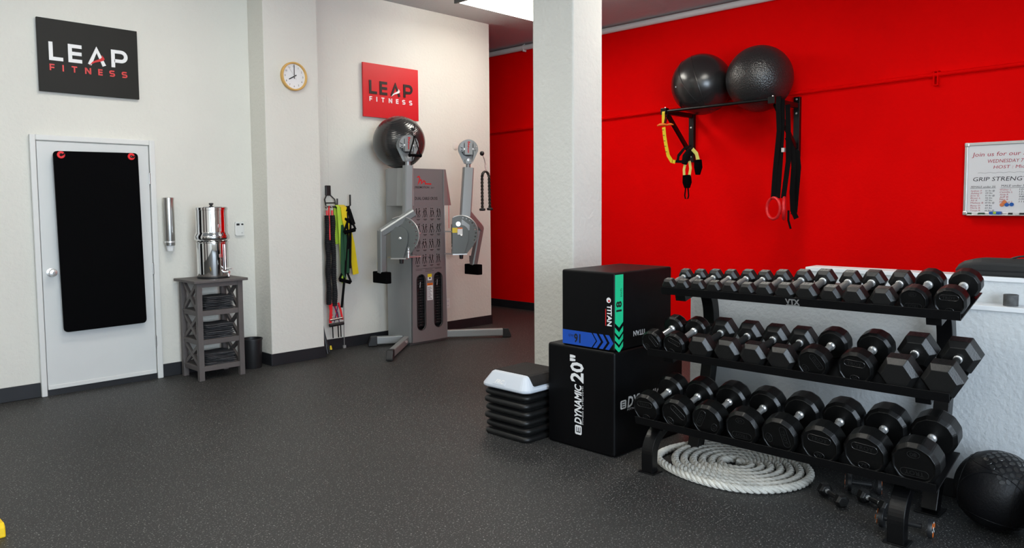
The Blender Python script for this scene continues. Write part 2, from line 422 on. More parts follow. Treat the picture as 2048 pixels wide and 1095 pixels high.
# ------------------------------------------------------------------ LEAP FITNESS signs
def leap_sign(x0, z0, label, pm, lm, sm, fm, ny):
    """panel lower-left corner x0,z0 on the wall; raised lettering"""
    t = thing('wall_sign', label, 'sign', (x0, YW-.02, z0))
    MB().bb((x0, YW-.035, z0), (x0+.742, YW-.016, z0+.567)).build('sign_panel', pm, t, bevel=.002)
    for sx in (.06, .68):
        MB().bb((x0+sx-.02, YW-.016, z0+.25), (x0+sx+.02, YW, z0+.32)).build('standoff', 'plasticblack', t)
    mt = wallW(x0, z0, YW-.035)
    ox, oz, h, wd = .075, .245, .143, .028
    b, tp = oz+wd/2, oz+h-wd/2
    def word(name, lines, wd_, m, d):
        MB().strokes(lines, wd_, .0, d, mt).build(name, m, t)
    def X(v): return ox+v
    word('letter', [[(X(.014), oz+h), (X(.014), b), (X(.099), b)]], wd, lm, .006)
    word('letter', [[(X(.235), tp), (X(.15), tp), (X(.15), b), (X(.235), b)], [(X(.164), oz+h/2), (X(.233), oz+h/2)]], wd, lm, .006)
    word('letter', [[(X(.29), oz), (X(.345), oz+h-.018), (X(.40), oz)]], wd, lm, .006)
    P = [(X(.469), oz), (X(.469), tp), (X(.53), tp)]+arc(X(.532), oz+h*.64, .037, 90, -90, 10, tp-oz-h*.64)[1:]
    P.append((X(.478), P[-1][1]))
    word('letter', [P], wd, lm, .006)
    sw = [(X(.285), oz-.01), (X(.31), oz+.024), (X(.345), oz+.043), (X(.37), oz+.055), (X(.384), oz+.07), (X(.382), oz+.086), (X(.397), oz+.068), (X(.403), oz+.054), (X(.394), oz+.042), (X(.37), oz+.032), (X(.335), oz+.022), (X(.305), oz+.006)]
    MB().prism(sw, .0065, .0085, mt).build('swoosh', sm, t)
    fz, fh, fw = .167, .05, .0105
    y0, y1, ym = fz+fw/2, fz+fh-fw/2, fz+fh/2
    def S(x, w2=.034):
        r = (y1-y0)/4
        return [(x+w2, y1), (x+r, y1)]+arc(x+r, y1-r, r, 90, 270, 6)+[(x+w2-r, ym)]+arc(x+w2-r, ym-r, r, 90, -90, 6)+[(x, y0)]
    fl = [[[(X(.006), fz), (X(.006), y1), (X(.036), y1)], [(X(.0113), ym-.002), (X(.034), ym-.002)]],
          [[(X(.096), fz), (X(.096), fz+fh)]],
          [[(X(.157), y1), (X(.197), y1)], [(X(.177), y1-fw/2), (X(.177), fz)]],
          [[(X(.259), fz), (X(.259), fz+fh)], [(X(.262), fz+fh-.004), (X(.291), fz+.004)], [(X(.294), fz), (X(.294), fz+fh)]],
          [[(X(.385), y1), (X(.357), y1), (X(.357), y0), (X(.385), y0)], [(X(.3623), ym), (X(.384), ym)]],
          [S(X(.441))], [S(X(.537))]]
    for L in fl: word('letter', L, fw, fm, .004)
    return t
leap_sign(1.7305, 2.406, 'charcoal wall sign reading LEAP FITNESS in white and red above the door', 'signblack', 'white', 'redprint', 'coral', 0)
leap_sign(4.742, 2.441, 'red wall sign reading LEAP FITNESS in black and white above the cable machine', 'signred', 'signdark', 'white', 'white', 0)

# ------------------------------------------------------------------ wall clock on the pilaster
ck = thing('wall_clock', 'round wall clock with pale wooden rim showing eight o\'clock', 'clock', (3.772, 6.56, 2.712))
cm = wallW(3.772, 2.712, 6.562)
MB().lathe([(.001, 0), (.128, 0), (.133, .006), (.133, .036), (.127, .042), (.118, .04), (.115, .02)], 48, cm, caps=False).build('rim', 'wood', ck)
MB().lathe([(.001, .018), (.117, .018), (.117, .021), (.001, .021)], 48, cm, caps=False).build('dial', 'white', ck)
nm = MB()
for i in range(1, 13):
    a = math.radians(90-30*i)
    text(nm, str(i), .017, cm @ Matrix.Translation((.092*math.cos(a), .092*math.sin(a)-.008, .0215)))
nm.build('numerals', 'blackprint', ck)
MB().strokes([[(.028*math.cos(math.radians(30)), .028*math.sin(math.radians(30))), (-.062*math.cos(math.radians(30)), -.062*math.sin(math.radians(30)))]], .009, .024, .026, cm).build('hour_hand', 'blackprint', ck)
MB().strokes([[(0, -.022), (0, .108)]], .006, .027, .029, cm).build('minute_hand', 'blackprint', ck)
MB().strokes([[(.02, -.028), (-.06, .085)]], .002, .030, .031, cm).build('second_hand', 'alu', ck)

# ------------------------------------------------------------------ exercise mat on the door
mt_ = thing('exercise_mat', 'long black exercise mat hanging by two red eyelets on the white door', 'mat', (2.11, YW-.05, .505))
RZ = Matrix.Rotation(math.radians(.75), 4, 'Z')
MM = wallW(2.118, 1.2265, YW-.062) @ RZ
mb = MB(); holes(mb, rrect(.632, 1.44, .03), [arc(-.264, .69, .012, 0, 345, 12), arc(.262, .69, .012, 0, 345, 12)], 0, .02, MM)
mb.build('mat_body', 'foam', mt_, bevel=.003)
for sx in (-.264, .262):
    mm2 = MM @ Matrix.Translation((sx, .69, 0))
    e = MB().lathe([(.012, -.002), (.024, -.002), (.029, .022), (.026, .025), (.012, .025), (.012, -.002)], 24, mm2, caps=False)
    e.build('eyelet', 'redplastic', mt_)
    for_hook = wallW(2.118+sx*.9999, 1.2265+.69, YW-.022)
    hk = thing('mat_hook', 'small black hook through the %s red eyelet of the mat' % ('knob side' if sx < 0 else 'hinge side'), 'hook', (2.118+sx, YW-.022, 1.93))
    MB().bb((2.118+sx-.009, YW-.028, 1.905), (2.118+sx+.009, YW-.022, 1.945)).build('hook_plate', 'plasticblack', hk, bevel=.002)
    MB().tube([(2.118+sx, YW-.027, 1.916), (2.118+sx, YW-.06, 1.914), (2.118+sx+.004, YW-.092, 1.914), (2.118+sx+.012, YW-.1, 1.926)], .0055, 8).build('hook_prong', 'plasticblack', hk)

# ------------------------------------------------------------------ cup dispenser, thermostat, outlet
cd = thing('cup_dispenser', 'upright steel paper cup dispenser tube on the wall beside the door', 'dispenser', (2.67, YW-.06, 1.1))
cx, cyy = 2.672, YW-.058
T_ = Matrix.Translation((cx, cyy, 0))
MB().lathe([(.042, 1.16), (.043, 1.165), (.043, 1.555), (.045, 1.556), (.045, 1.575), (.04, 1.578), (.001, 1.578)], 28, T_).build('tube', 'steel', cd)
MB().lathe([(.0435, 1.185), (.046, 1.187), (.046, 1.198), (.0435, 1.2)], 28, T_, caps=False).build('band', 'chrome', cd)
MB().lathe([(.001, 1.112), (.026, 1.112), (.035, 1.16), (.001, 1.16)], 24, T_).build('paper_cup', 'paper', cd)
MB().bb((cx-.018, YW-.02, 1.22), (cx+.018, YW, 1.5)).build('bracket', 'plasticwhite', cd)
th = thing('thermostat', 'white thermostat with small grey display on the wall', 'thermostat', (3.334, YW, 1.286))
tm = wallW(3.334, 1.288, YW)
MB().prism(rrect(.088, .136, .016), 0, .024, tm).build('housing', 'plasticwhite', th, bevel=.006)
MB().prism(rrect(.03, .019, .003), .0245, .026, tm @ Matrix.Translation((-.018, .04, 0))).build('display', 'plasticblack', th)
MB().prism(arc(0, 0, .011, 0, 350, 14, .008), .0245, .0275, tm @ Matrix.Translation((.024, .041, 0))).build('button', 'plasticblack', th)
MB().prism(arc(0, 0, .006, 0, 350, 12), .0245, .0265, tm @ Matrix.Translation((.02, -.038, 0))).build('dial', 'alu', th)
ol = thing('wall_outlet', 'white double power outlet plate low on the wall by the machine', 'outlet', (5.905, YW, .33))
om = wallW(5.905, .328, YW)
MB().prism(rrect(.072, .116, .006), 0, .007, om).build('cover_plate', 'plasticwhite', ol, bevel=.002)
for dy in (.026, -.026):
    MB().prism(rrect(.034, .034, .012), .007, .009, om @ Matrix.Translation((0, dy, 0))).build('socket', 'paper', ol)
    MB().bb((-.008, dy-.003, .009), (-.005, dy+.007, .0095), om).bb((.005, dy-.003, .009), (.008, dy+.007, .0095), om).build('slots', 'plasticblack', ol)

# ------------------------------------------------------------------ shelf unit, filter, towels, bin
sx0, sx1, sy0, sy1 = 2.735, 3.145, 6.425, 6.795
su = thing('shelf_unit', 'grey wooden shelf unit with crossed side braces and three shelves', 'shelf', (2.94, 6.61, 0))
lg = .045
for x in (sx0, sx1-lg):
    for y in (sy0, sy1-lg):
        MB().bb((x, y, 0), (x+lg, y+lg, .845)).build('leg', 'greywood', su, bevel=.002)
MB().bb((sx0-.035, sy0-.035, .845), (sx1+.035, sy1+.03, .868)).build('top_board', 'greywood', su, bevel=.004)
MB().bb((sx0+lg, sy0+.005, .805), (sx1-lg, sy0+.03, .845)).build('apron', 'greywood', su, bevel=.002)
shz = (.085, .315, .565)
for z in shz:
    MB().bb((sx0+.004, sy0+.03, z+.022), (sx1-.004, sy1-.004, z+.036)).build('shelf_board', 'greywood', su)
    MB().bb((sx0+lg, sy0+.005, z-.006), (sx1-lg, sy0+.03, z+.038)).build('shelf_rail', 'greywood', su, bevel=.002)
    for x in (sx0+.01, sx1-.035):
        MB().bb((x, sy0+lg, z-.006), (x+.025, sy1-lg, z+.038)).build('side_rail', 'greywood', su, bevel=.002)
for x in (sx0+.012, sx1-.037):
    for (za, zb) in ((.123, .309), (.353, .559), (.603, .845)):
        for k, (ya, yb) in enumerate(((sy0+lg, sy1-lg), (sy1-lg, sy0+lg))):
            xx = x+.013+(.0005 if k else -.0005)
            d = Vector((0, yb-ya, zb-za)).normalized()*.0
            MB().rect([(xx, ya, za), (xx, yb, zb)], .022, .03, (1, 0, 0)).build('cross_brace', 'greywood', su)
# folded towels
def towel(x, y, z, wx, wy, h, label, grp, fold):
    bm = bmesh.new()
    nx, ny = 14, 10
    rnd = random.Random(hash((round(x*1000), round(z*1000))) & 0xffff)
    ph = [rnd.uniform(0, 6.28) for _ in range(6)]
    m = MB(); layers = 2
    for l in range(layers):
        z0 = l*h/layers; z1 = (l+1)*h/layers-.0012
        prof = [(0, .5), (.03, .93), (.12, 1), (.88, 1), (.97, .93), (1, .5), (.97, .07), (.88, 0), (.12, 0), (.03, .07)]
        rings = []
        for i in range(nx+1):
            u = i/nx
            e = min(1, math.sin(PI*max(.02, min(.98, u)))*4)
            ring = []
            for (a, b) in prof:
                dx = wx*(u-.5) + .004*math.sin(ph[0]+8*a+l)
                dy = wy*(a-.5)*(1-.02*l) + .006*math.sin(ph[1]+5*u+l*2) - .004*l*fold
                sag = -.003*math.sin(PI*u) * (1 if l else .3) + .0025*math.sin(ph[2]+9*u+4*a)
                dz = z0+(z1-z0)*(.5+(b-.5)*e) + sag*b
                ring.append((dx, dy, dz))
            rings.append(ring)
        m.loft(rings, smooth=True)
    o = m.build('folded_towel', 'towel', sub=1)
    o.location = (x, y, z); o.rotation_euler.z = rnd.uniform(-.06, .06)
    tag(o, label, 'towel', grp)
bm_names = ('lowest', 'second from below', 'third from below', 'topmost')
for si, (z, nm_, hh) in enumerate(((shz[0]+.036, 'bottom', .026), (shz[1]+.036, 'middle', .032), (shz[2]+.036, 'upper', .030))):
    for k in range(4):
        towel(2.945+random.uniform(-.008, .008), 6.575+random.uniform(-.012, .006), z+k*hh, .27, .24, hh-.0005,
              'folded charcoal towel, %s in the stack on the %s shelf' % (bm_names[k], nm_), 'folded towels on the grey shelf unit', 1)
# gravity water filter
wfz = .868
FX, FY = 2.962, 6.60
wt = thing('water_filter', 'polished stainless steel gravity water filter on the grey shelf unit', 'water filter', (FX, FY, wfz))
TF = Matrix.Translation((FX, FY, wfz))
MB().lathe([(.001, 0), (.134, 0), (.136, .004), (.136, .016), (.13, .02), (.001, .02)], 48, TF).build('base_ring', 'plasticblack', wt)
MB().lathe([(.001, .02), (.131, .02), (.132, .024), (.133, .31), (.139, .314), (.139, .321), (.127, .326), (.001, .326)], 64, TF).build('lower_chamber', 'mirror', wt)
MB().lathe([(.126, .326), (.137, .333), (.147, .347), (.147, .375), (.134, .397), (.132, .41), (.132, .605), (.001, .605)], 64, TF).build('upper_chamber', 'mirror', wt)
MB().lathe([(.133, .598), (.136, .6), (.136, .62), (.131, .626), (.09, .632), (.001, .634)], 64, TF).build('lid', 'mirror', wt)
MB().lathe([(.001, .634), (.012, .634), (.01, .642), (.019, .648), (.02, .656), (.015, .66), (.001, .661)], 20, TF).build('lid_knob', 'plasticblack', wt)
sd = Vector((.35, -.94, 0)).normalized()
sp = MB().tube([Vector((FX, FY, wfz+.055))+sd*.128, Vector((FX, FY, wfz+.055))+sd*.185], .012, 12)
sp.tube([Vector((FX, FY, wfz+.055))+sd*.175, Vector((FX, FY, wfz+.018))+sd*.178], .009, 10)
so = sp.build('spigot', 'chrome', wt)
MB().tube([Vector((FX, FY, wfz+.068))+sd*.165, Vector((FX, FY, wfz+.085))+sd*.17], .005, 8).tube([Vector((FX-.0, FY, wfz+.088))+sd*.15, Vector((FX, FY, wfz+.088))+sd*.215], .006, 8).build('spigot_lever', 'chrome', so)
for z in (.20, .46):
    lm = MB(); fm_ = fr(Vector((FX, FY, wfz+z))+sd*.134-Vector((.018, 0, 0)), (sd.y*-1, sd.x, 0), (0, 0, 1))
    lm.prism(rrect(.07, .03, .005), -.004, .0015, fm_)
    lm.prism(arc(0, -.035, .016, 0, 350, 12, .01), -.004, .0015, fm_)
    lm.build('emblem', 'chrome', wt)
sgt = MB().tube([Vector((FX, FY, wfz+.075))+sd*.142, Vector((FX, FY, wfz+.30))+sd*.142], .006, 8)
sgt.build('sight_glass', 'chrome', wt)
# bin
bn = thing('waste_bin', 'small round black mesh waste bin beside the shelf unit', 'bin', (3.325, 6.64, 0))
MB().lathe([(.001, .003), (.078, 0), (.08, .004), (.09, .262), (.094, .264), (.094, .272), (.087, .272), (.086, .26), (.076, .01), (.001, .01)], 36, Matrix.Translation((3.325, 6.64, 0))).build('bin_body', 'plasticblack', bn)
MB().lathe([(.088, .262), (.0955, .262), (.0955, .274), (.088, .274)], 36, Matrix.Translation((3.325, 6.64, 0)), caps=False).build('rim', 'plasticblack', bn)

# ------------------------------------------------------------------ ceiling lights and ceiling pipe
def ceiling_light(x, y, label, along_x=True):
    t = thing('ceiling_light', label, 'light', (x, y, ZC), 'fluorescent ceiling lights')
    L, W = 1.24, .48
    a, b = (L/2, W/2) if along_x else (W/2, L/2)
    MB().bb((x-a, y-b, 3.63), (x+a, y+b, ZC)).build('housing', 'lampbody', t, bevel=.005)
    prof = [(-1, 0), (-.97, -.6), (-.88, -1), (.88, -1), (.97, -.6), (1, 0)]
    h = .075
    if along_x: rings = [[(x+s*(a-.025), y+p*(b-.01), 3.63+q*h) for p, q in prof] for s in (-1, 1)]
    else: rings = [[(x+p*(a-.01), y+s*(b-.025), 3.63+q*h) for p, q in prof] for s in (-1, 1)]
    MB().loft(rings).build('diffuser', 'lamp', t)
    for s in (-1, 1):
        if along_x: MB().bb((x+s*a-.025*(s > 0), y-b, 3.55), (x+s*a+.025*(s < 0), y+b, 3.63)).build('end_cap', 'lampbody', t)
        else: MB().bb((x-a, y+s*b-.025*(s > 0), 3.55), (x+a, y+s*b+.025*(s < 0), 3.63)).build('end_cap', 'lampbody', t)
ceiling_light(5.905, 5.73, 'long fluorescent ceiling light with white diffuser near the pillar')
ceiling_light(2.3, 4.9, 'fluorescent ceiling light above the grey shelf unit')
ceiling_light(5.5, 2.75, 'added fluorescent ceiling light above the half wall to brighten the red wall')  # unseen lamp, put here to brighten the red wall
ceiling_light(-.9, 3.3, 'added fluorescent fill light on the ceiling above the rear of the room')  # unseen lamp, added to throw more light on faces towards -X
ceiling_light(-.9, .2, 'added fluorescent fill light on the ceiling by the street windows')  # another unseen rear lamp added as fill for the -X faces
ceiling_light(2.2, 2.4, 'fluorescent ceiling light above the open rubber floor')
cp = thing('ceiling_pipe', 'white pipe running along the top of the red wall', 'pipe', (7.79, 4, 3.64))
MB().tube([(7.79, -2.5, 3.655), (7.79, 11.0, 3.655)], .036, 14).build('pipe_run', 'trimwhite', cp)
for y in (7.35, 2.2):
    MB().lathe([(.04, -.012), (.044, -.012), (.044, .012), (.04, .012)], 18, fr((7.79, y, 3.655), (0, 0, 1), (1, 0, 0)), caps=False).bb((7.76, y-.01, 3.60), (7.82, y+.01, 3.625)).bb((7.785, y-.006, 3.69), (7.795, y+.006, ZC)).build('pipe_clamp', 'trimwhite', cp, bevel=.003)
MB().bb((7.74, 6.7, 3.655), (7.79, 6.78, ZC)).build('pipe_hanger', 'trimwhite', cp, bevel=.01)
rp = thing('wall_pipe', 'red painted pipe crossing the red wall behind the exercise balls', 'pipe', (7.81, 4, 2.6))
MB().tube([(7.82, 10.5, 2.50), (7.82, 6.03, 2.575), (7.82, 2.23, 2.66), (7.82, -2.5, 2.72)], .02, 12).build('pipe_run', 'red', rp)
for y, z in ((2.17, 2.665), (6.9, 2.56)):
    MB().bb((7.79, y-.03, z+.02), (XR, y+.03, z+.032)).bb((7.80, y-.022, z-.1), (XR, y-.01, z+.03)).bb((7.80, y+.01, z-.1), (XR, y+.022, z+.03)).bb((7.80, y-.022, z-.105), (XR, y+.022, z-.095)).build('pipe_clamp', 'red', rp, bevel=.003)

# ------------------------------------------------------------------ cable machine
CX = 5.25
cmn = thing('cable_machine', 'silver dual cable cross machine with two raised arms and weight stacks', 'gym machine', (CX, 6.5, 0))
# tower: side panels, back, top, front panel with two slots
YF, YB = 6.385, 6.70
def side(s, name):
    x0b, x1b = CX+s*.242, CX+s*.33
    x0t, x1t = CX+s*.213, CX+s*.33
    b_ = [(x0b, YF+.02, .03), (x0b+s*.012, YF+.005, .03), (x1b, YB, .03), (x1b-s*.02, YB, .03), (x0b-s*.012, YF+.025, .03)]
    t_ = [(x0t, YF+.02, 1.88), (x0t+s*.012, YF+.005, 1.88), (x1t, YB, 1.88), (x1t-s*.02, YB, 1.88), (x0t-s*.012, YF+.025, 1.88)]
    MB().loft([b_, t_]).build(name, 'silver', cmn, bevel=.004)
side(-1, 'side_panel'); side(1, 'side_panel')
MB().bb((CX-.31, YB-.015, .03), (CX+.31, YB, 1.88)).build('back_panel', 'silverdk', cmn)
MB().prism([(CX-.22, YF+.01), (CX+.22, YF+.01), (CX+.32, YB), (CX-.32, YB)], 1.865, 1.885).build('top_cap', 'silverdk', cmn, bevel=.004)
FM = wallW(CX, 0, YF+.012)
outer = [(-.242, .03), (.242, .03), (.213, 1.882), (-.213, 1.882)]
def stad(xc, z0, z1, r): return arc(xc, z1-r, r, 0, 180, 10)+arc(xc, z0+r, r, 180, 360, 10)
mb = MB(); holes(mb, outer, [stad(-.118, .155, .755, .056), stad(.118, .165, .765, .056)], 0, .014, FM)
mb.build('front_panel', 'panel', cmn)
lo = MB(); holes(lo, [(-.2415, .03), (.2415, .03), (.2345, .50), (-.2345, .50)], [stad(-.118, .155, .755, .056)[11:]+[(-.174, .499), (-.062, .499)][::1], ], .0, .0, FM) if False else None
for s in (-1, 1):
    rim = MB()
    xc = s*.118; z0, z1 = (.155, .755) if s < 0 else (.165, .765)
    p = [FM @ Vector((x, y, .014)) for x, y in stad(xc, z0, z1, .058)]
    rim.tube(p, .005, 6, closed=True); rim.build('slot_rim', 'plasticblack', cmn)
    MB().bb((CX+xc-.08, YF+.12, .1), (CX+xc+.08, YF+.13, .82)).build('slot_backing', 'blackprint', cmn)
    base = None
    for k in range(19):
        z = z0+.035+k*.03
        if base is None:
            base = MB().bb((CX+xc-.065, YF+.03, z), (CX+xc+.065, YF+.115, z+.026)).lathe([(.001, 0), (.011, 0), (.011, .012), (.001, .013)], 10, fr((CX+xc+.01, YF+.03, z+.013), (1, 0, 0), (0, 0, 1))).build('weight_plate', 'plasticblack', cmn, bevel=.003)
        else:
            c = base.copy(); COL.objects.link(c); c.location = (0, 0, k*.03)
    MB().tube([(CX+xc-.02, YF+.025, z0+.49), (CX+xc-.005, YF+.005, z0+.52), (CX+xc-.012, YF+.005, z0+.46)], .004, 6).build('selector_pin', 'chrome', cmn)
# labels on the panel
pl = MB().bb((-.028, .685, .0145), (.028, .755, .0155), FM); pl.build('caution_label', 'white', cmn)
MB().bb((-.028, .72, .0156), (.028, .755, .0162), FM).build('caution_band', 'latexyellow', cmn)
MB().bb((-.01, .70, .0156), (.014, .716, .0164), FM).build('caution_mark', 'blackprint', cmn)
MB().bb((-.036, .47, .0145), (.042, .655, .0155), FM).build('warning_label', 'white', cmn)
MB().bb((-.036, .63, .0156), (.042, .655, .0162), FM).build('warning_band', 'orange', cmn)
ln = MB()
for k in range(11): ln.bb((-.03, .482+k*.0125, .0156), (.03-.012*(k % 3), .486+k*.0125, .0161), FM)
text(ln, 'WARNING', .012, FM @ Matrix.Translation((.004, .636, .0163)), width=.05)
ln.build('warning_lines', 'blackprint', cmn)
lt = MB(); text(lt, 'FREEMOTION', .022, FM @ Matrix.Translation((-.085, 1.675, .0145)), width=.19, bold=.006); lt.build('brand_lettering', 'blackprint', cmn); lt = MB(); text(lt, 'EXT', .014, FM @ Matrix.Translation((.06, 1.675, .0145)), width=.045)
lt.build('brand_lettering', 'blackprint', cmn); lt = MB(); text(lt, 'DUAL CABLE CROSS', .03, FM @ Matrix.Translation((-.03, 1.553, .0145)), width=.31, bold=.012)
lt.build('panel_title', 'blackprint', cmn)
MB().strokes([[(-.15, 1.79), (-.125, 1.80), (-.115, 1.785), (-.14, 1.72), (-.105, 1.765), (-.09, 1.76), (-.095, 1.725), (-.06, 1.755), (-.045, 1.745), (-.04, 1.724), (.04, 1.722)]], .013, .0145, .0155, FM).build('brand_mark', 'redprint', cmn)
fg = MB(); rr = random.Random(3)
for r in range(4):
    zr = 1.41-r*.165
    for c in range(4):
        xc = -.145+c*.095-.005*r
        for k in range(2):
            x = xc-.018+k*.032; q = lambda a: rr.uniform(-a, a)
            hd = (x+q(.006), zr+.045+q(.005)); hip = (x+q(.006), zr+q(.005)); sh = (hd[0]+q(.004), zr+.032)
            fg.lathe([(.001, 0), (.007, 0), (.007, .001), (.001, .001)], 8, FM @ Matrix.Translation((hd[0], hd[1], .0145)))
            fg.strokes([[sh, hip]], .012, .0145, .0152, FM)
            fg.strokes([[hip, (x-.01+q(.008), zr-.02), (x-.014+q(.008), zr-.045)], [hip, (x+.012+q(.006), zr-.022), (x+.008+q(.01), zr-.045)]], .005, .0145, .0152, FM)
            fg.strokes([[sh, (sh[0]+q(.02), zr+.02+q(.02)), (sh[0]+q(.03), zr+.03+q(.03))]], .004, .0145, .0152, FM)
        fg.bb((xc-.024, zr-.066, .0145), (xc+.024, zr-.061, .0152), FM); fg.bb((xc-.016, zr-.075, .0145), (xc+.016, zr-.071, .0152), FM)
for (a, b, z) in ((-.19, .17, .815), (-.19, -.10, .80), (-.06, .04, .803), (.08, .17, .806), (-.06, .06, .785)):
    fg.bb((a, z, .0145), (b, z+.003, .0151), FM)
fg.build('exercise_diagrams', 'blackprint', cmn)['kind'] = 'stuff'
# flared hood wings at the top
def wing(pts_top, pts_bot):
    n = len(pts_top); th_ = .006
    m = MB()
    ring_t = [Vector(p) for p in pts_top]; ring_b = [Vector(p) for p in pts_bot]
    def thick(r):
        c = Vector((CX, 6.9, r[0].z)); return r+[p+(c-p).normalized()*th_ for p in reversed(r)]
    m.loft([thick(ring_b), thick(ring_t)], smooth=False)
    m.build('hood_wing', 'silver', cmn, bevel=.002)
def wl(z, e): return [(CX-.205, YF-.012, z), (CX-.245-e, YF-.006, z), (CX-.285-e, YF+.03, z), (CX-.33-e, YF+.10, z), (CX-.37-e, YF+.22, z)]
wing(wl(1.888, 0), wl(1.49, .02))
def wr_(z, e): return [(CX+.208, YF-.012, z), (CX+.23, YF-.008, z), (CX+.25+e*.4, YF+.0, z), (CX+.275+e, YF+.03, z)]
wing(wr_(1.885, 0), wr_(1.492, .075))
# arms
HEADN = {-1: Vector((-.30, -.954, 0)).normalized(), 1: Vector((-.52, -.85, 0)).normalized()}
def hexprof(a, b, c=.012):
    return [(a, b-c), (a-c, b), (-a+c, b), (-a, b-c), (-a, -b+c), (-a+c, -b), (a-c, -b), (a, -b+c)]
for s in (-1, 1):
    ax, ay = CX+s*.41, 6.205
    top = Vector((ax-(.0 if s < 0 else -.01), ay, 1.90)); bot = Vector((ax-(.02 if s < 0 else .055), ay, 1.16 if s < 0 else 1.22))
    sidev = Vector((0, 0, 0))
    MB().tube([bot, top], 0, prof=hexprof(.046, .044 if s < 0 else .058), side=HEADN[s], smooth=False).build('arm_tube', 'silver', cmn)
    # pulley head: two teardrop plates with slots, wheel between
    hn = HEADN[s]; hx = Vector((-hn.y, hn.x, 0)); hc = top+Vector((0, 0, .20))
    hm = fr(hc, hx, (0, 0, 1))
    tear = [(.038, -.155)]+arc(0, 0, .105, -12, 192, 22)+[(-.038, -.155)]
    sl = []
    for cxs in (-.048, .048):
        for ang, r0, r1 in ((90, .015, .07), (270, .015, .06), (155 if cxs < 0 else 35, .02, .055), (205 if cxs < 0 else -20, .02, .038), (225 if cxs < 0 else -45, .02, .04)):
            a = math.radians(ang); d = Vector((math.cos(a), math.sin(a))); n_ = Vector((-d.y, d.x))*.0042; c0 = Vector((cxs, .0))
            q = [c0+d*r0+n_, c0+d*r0-n_, c0+d*r1-n_, c0+d*r1+n_]
            sl.append([(p.x, p.y) for p in q])
    for zz in (.03, -.042):
        pm_ = MB(); holes(pm_, tear, sl if zz > 0 else [], zz, zz+.012, hm); pm_.build('pulley_cover', 'silver', cmn)
    MB().lathe([(.001, -.028), (.07, -.028), (.074, -.02), (.074, .026), (.001, .026)], 28, hm).build('pulley_wheel', 'plasticblack', cmn)
    MB().prism([(-.03, -.16), (.03, -.16), (.034, -.11), (-.034, -.11)], -.03, .03, hm).lathe([(.001, 0), (.026, 0), (.026, .04), (.001, .04)], 14, Matrix.Translation(top)).build('head_swivel', 'silver', cmn)
    MB().strokes([[(-.012, .07), (.0, .08), (.012, .075), (-.006, .055), (.004, .05), (-.008, .03), (.002, .025), (-.006, .005), (-.004, -.04)]], .009, .0425, .0432, hm).build('head_mark', 'redprint', cmn)
    hr = MB()
    for cxs in (-.048, .048): hr.lathe([(.001, 0), (.009, 0), (.007, .006), (.001, .007)], 12, hm @ Matrix.Translation((cxs, 0, .042)))
    hr.lathe([(.001, 0), (.018, 0), (.016, .004), (.001, .005)], 14, hm @ Matrix.Translation((.0, -.115, .03))); hr.build('head_bolt', 'chrome', cmn)
    # hub: round adjustment plate with holes + bracket cheek
    pv = Vector((ax-.125, ay-.03, 1.165)) if s < 0 else Vector((ax-.115, ay-.01, 1.165))
    hbn = Vector((s*.0-.55, -.835, 0)).normalized() if s > 0 else Vector((-.82, -.57, 0)).normalized()
    hbx = Vector((-hbn.y, hbn.x, 0)); bm_ = fr(pv, hbx, (0, 0, 1))
    plate = [(-.06, -.20), (.06, -.20), (.13, -.12)]+arc(0, .03, .185, -35, 120, 16)+[(-.10, .10)]
    hl_ = [arc(.163*math.cos(math.radians(a)), .03+.163*math.sin(math.radians(a)), .009, 0, 315, 7) for a in range(-30, 95, 14)]
    bp_ = MB(); holes(bp_, plate, hl_, -.012, 0, bm_); bp_.build('adjustment_plate', 'silverdk', cmn)
    pr = MB(); pr.tube([bm_ @ Vector((x, y, -.006)) for x, y in arc(0, .03, .186, -38, 118, 18)], .007, 6); pr.build('plate_edge', 'alu', cmn)
    ck_ = [(-.10, -.20), (.03, -.20), (.075, -.05)]+arc(-.005, .03, .085, -10, 95, 8)+[(-.10, .12)]
    MB().prism(ck_, .015, .03, bm_).prism(ck_, -.06, -.045, bm_).build('hub_bracket', 'silverdk', cmn, bevel=.002)
    MB().bb((-.10, -.21, -.06), (.06, -.198, .04), bm_).build('hub_shelf', 'alu', cmn)
    MB().lathe([(.001, 0), (.014, 0), (.014, .008), (.007, .012), (.001, .012)], 12, bm_ @ Matrix.Translation((0, .0, .03))).build('hub_bolt', 'chrome', cmn)
    MB().lathe([(.001, -.26), (.02, -.255), (.024, -.21), (.001, -.21)], 14, Matrix.Translation((pv.x, pv.y, pv.z))).build('swivel_knob', 'plasticblack', cmn)
    kx = pv+hbx*(.075 if s < 0 else -.09)-hbn*.0
    MB().lathe([(.012, -.2), (.012, -.15), (.018, -.145), (.018, -.13), (.009, -.12), (.009, -.10), (.016, -.095), (.001, -.085)], 14, Matrix.Translation((kx.x, kx.y, kx.z))).build('pull_pin', 'chrome', cmn)
    for zq in (.955, 1.20): MB().bb((min(pv.x, CX+s*.22), 6.25, zq), (max(pv.x, CX+s*.22), 6.41, zq+.012)).build('mounting_bracket', 'alu', cmn)
    # tail with counterweight
    t0 = Vector((ax+.0, ay-.09, 1.43)) if s < 0 else Vector((ax-.02, ay+.03, 1.44)); el = Vector((CX+s*.68, 6.30, 1.225)); en = Vector((CX+s*.635, 6.372, .815))
    tl = MB().tube([t0, el], 0, prof=hexprof(.038, .038), side=(0, 1, 0), smooth=False)
    tl.tube([el+Vector((0, 0, .02)), en], 0, prof=hexprof(.038, .038), side=(0, 1, 0), smooth=False); tl.build('tail_tube', 'silver', cmn)
    MB().bb((en.x-.035, en.y-.115, .705), (en.x+.035, en.y+.115, .822)).build('counterweight', 'foam', cmn, bevel=.008)
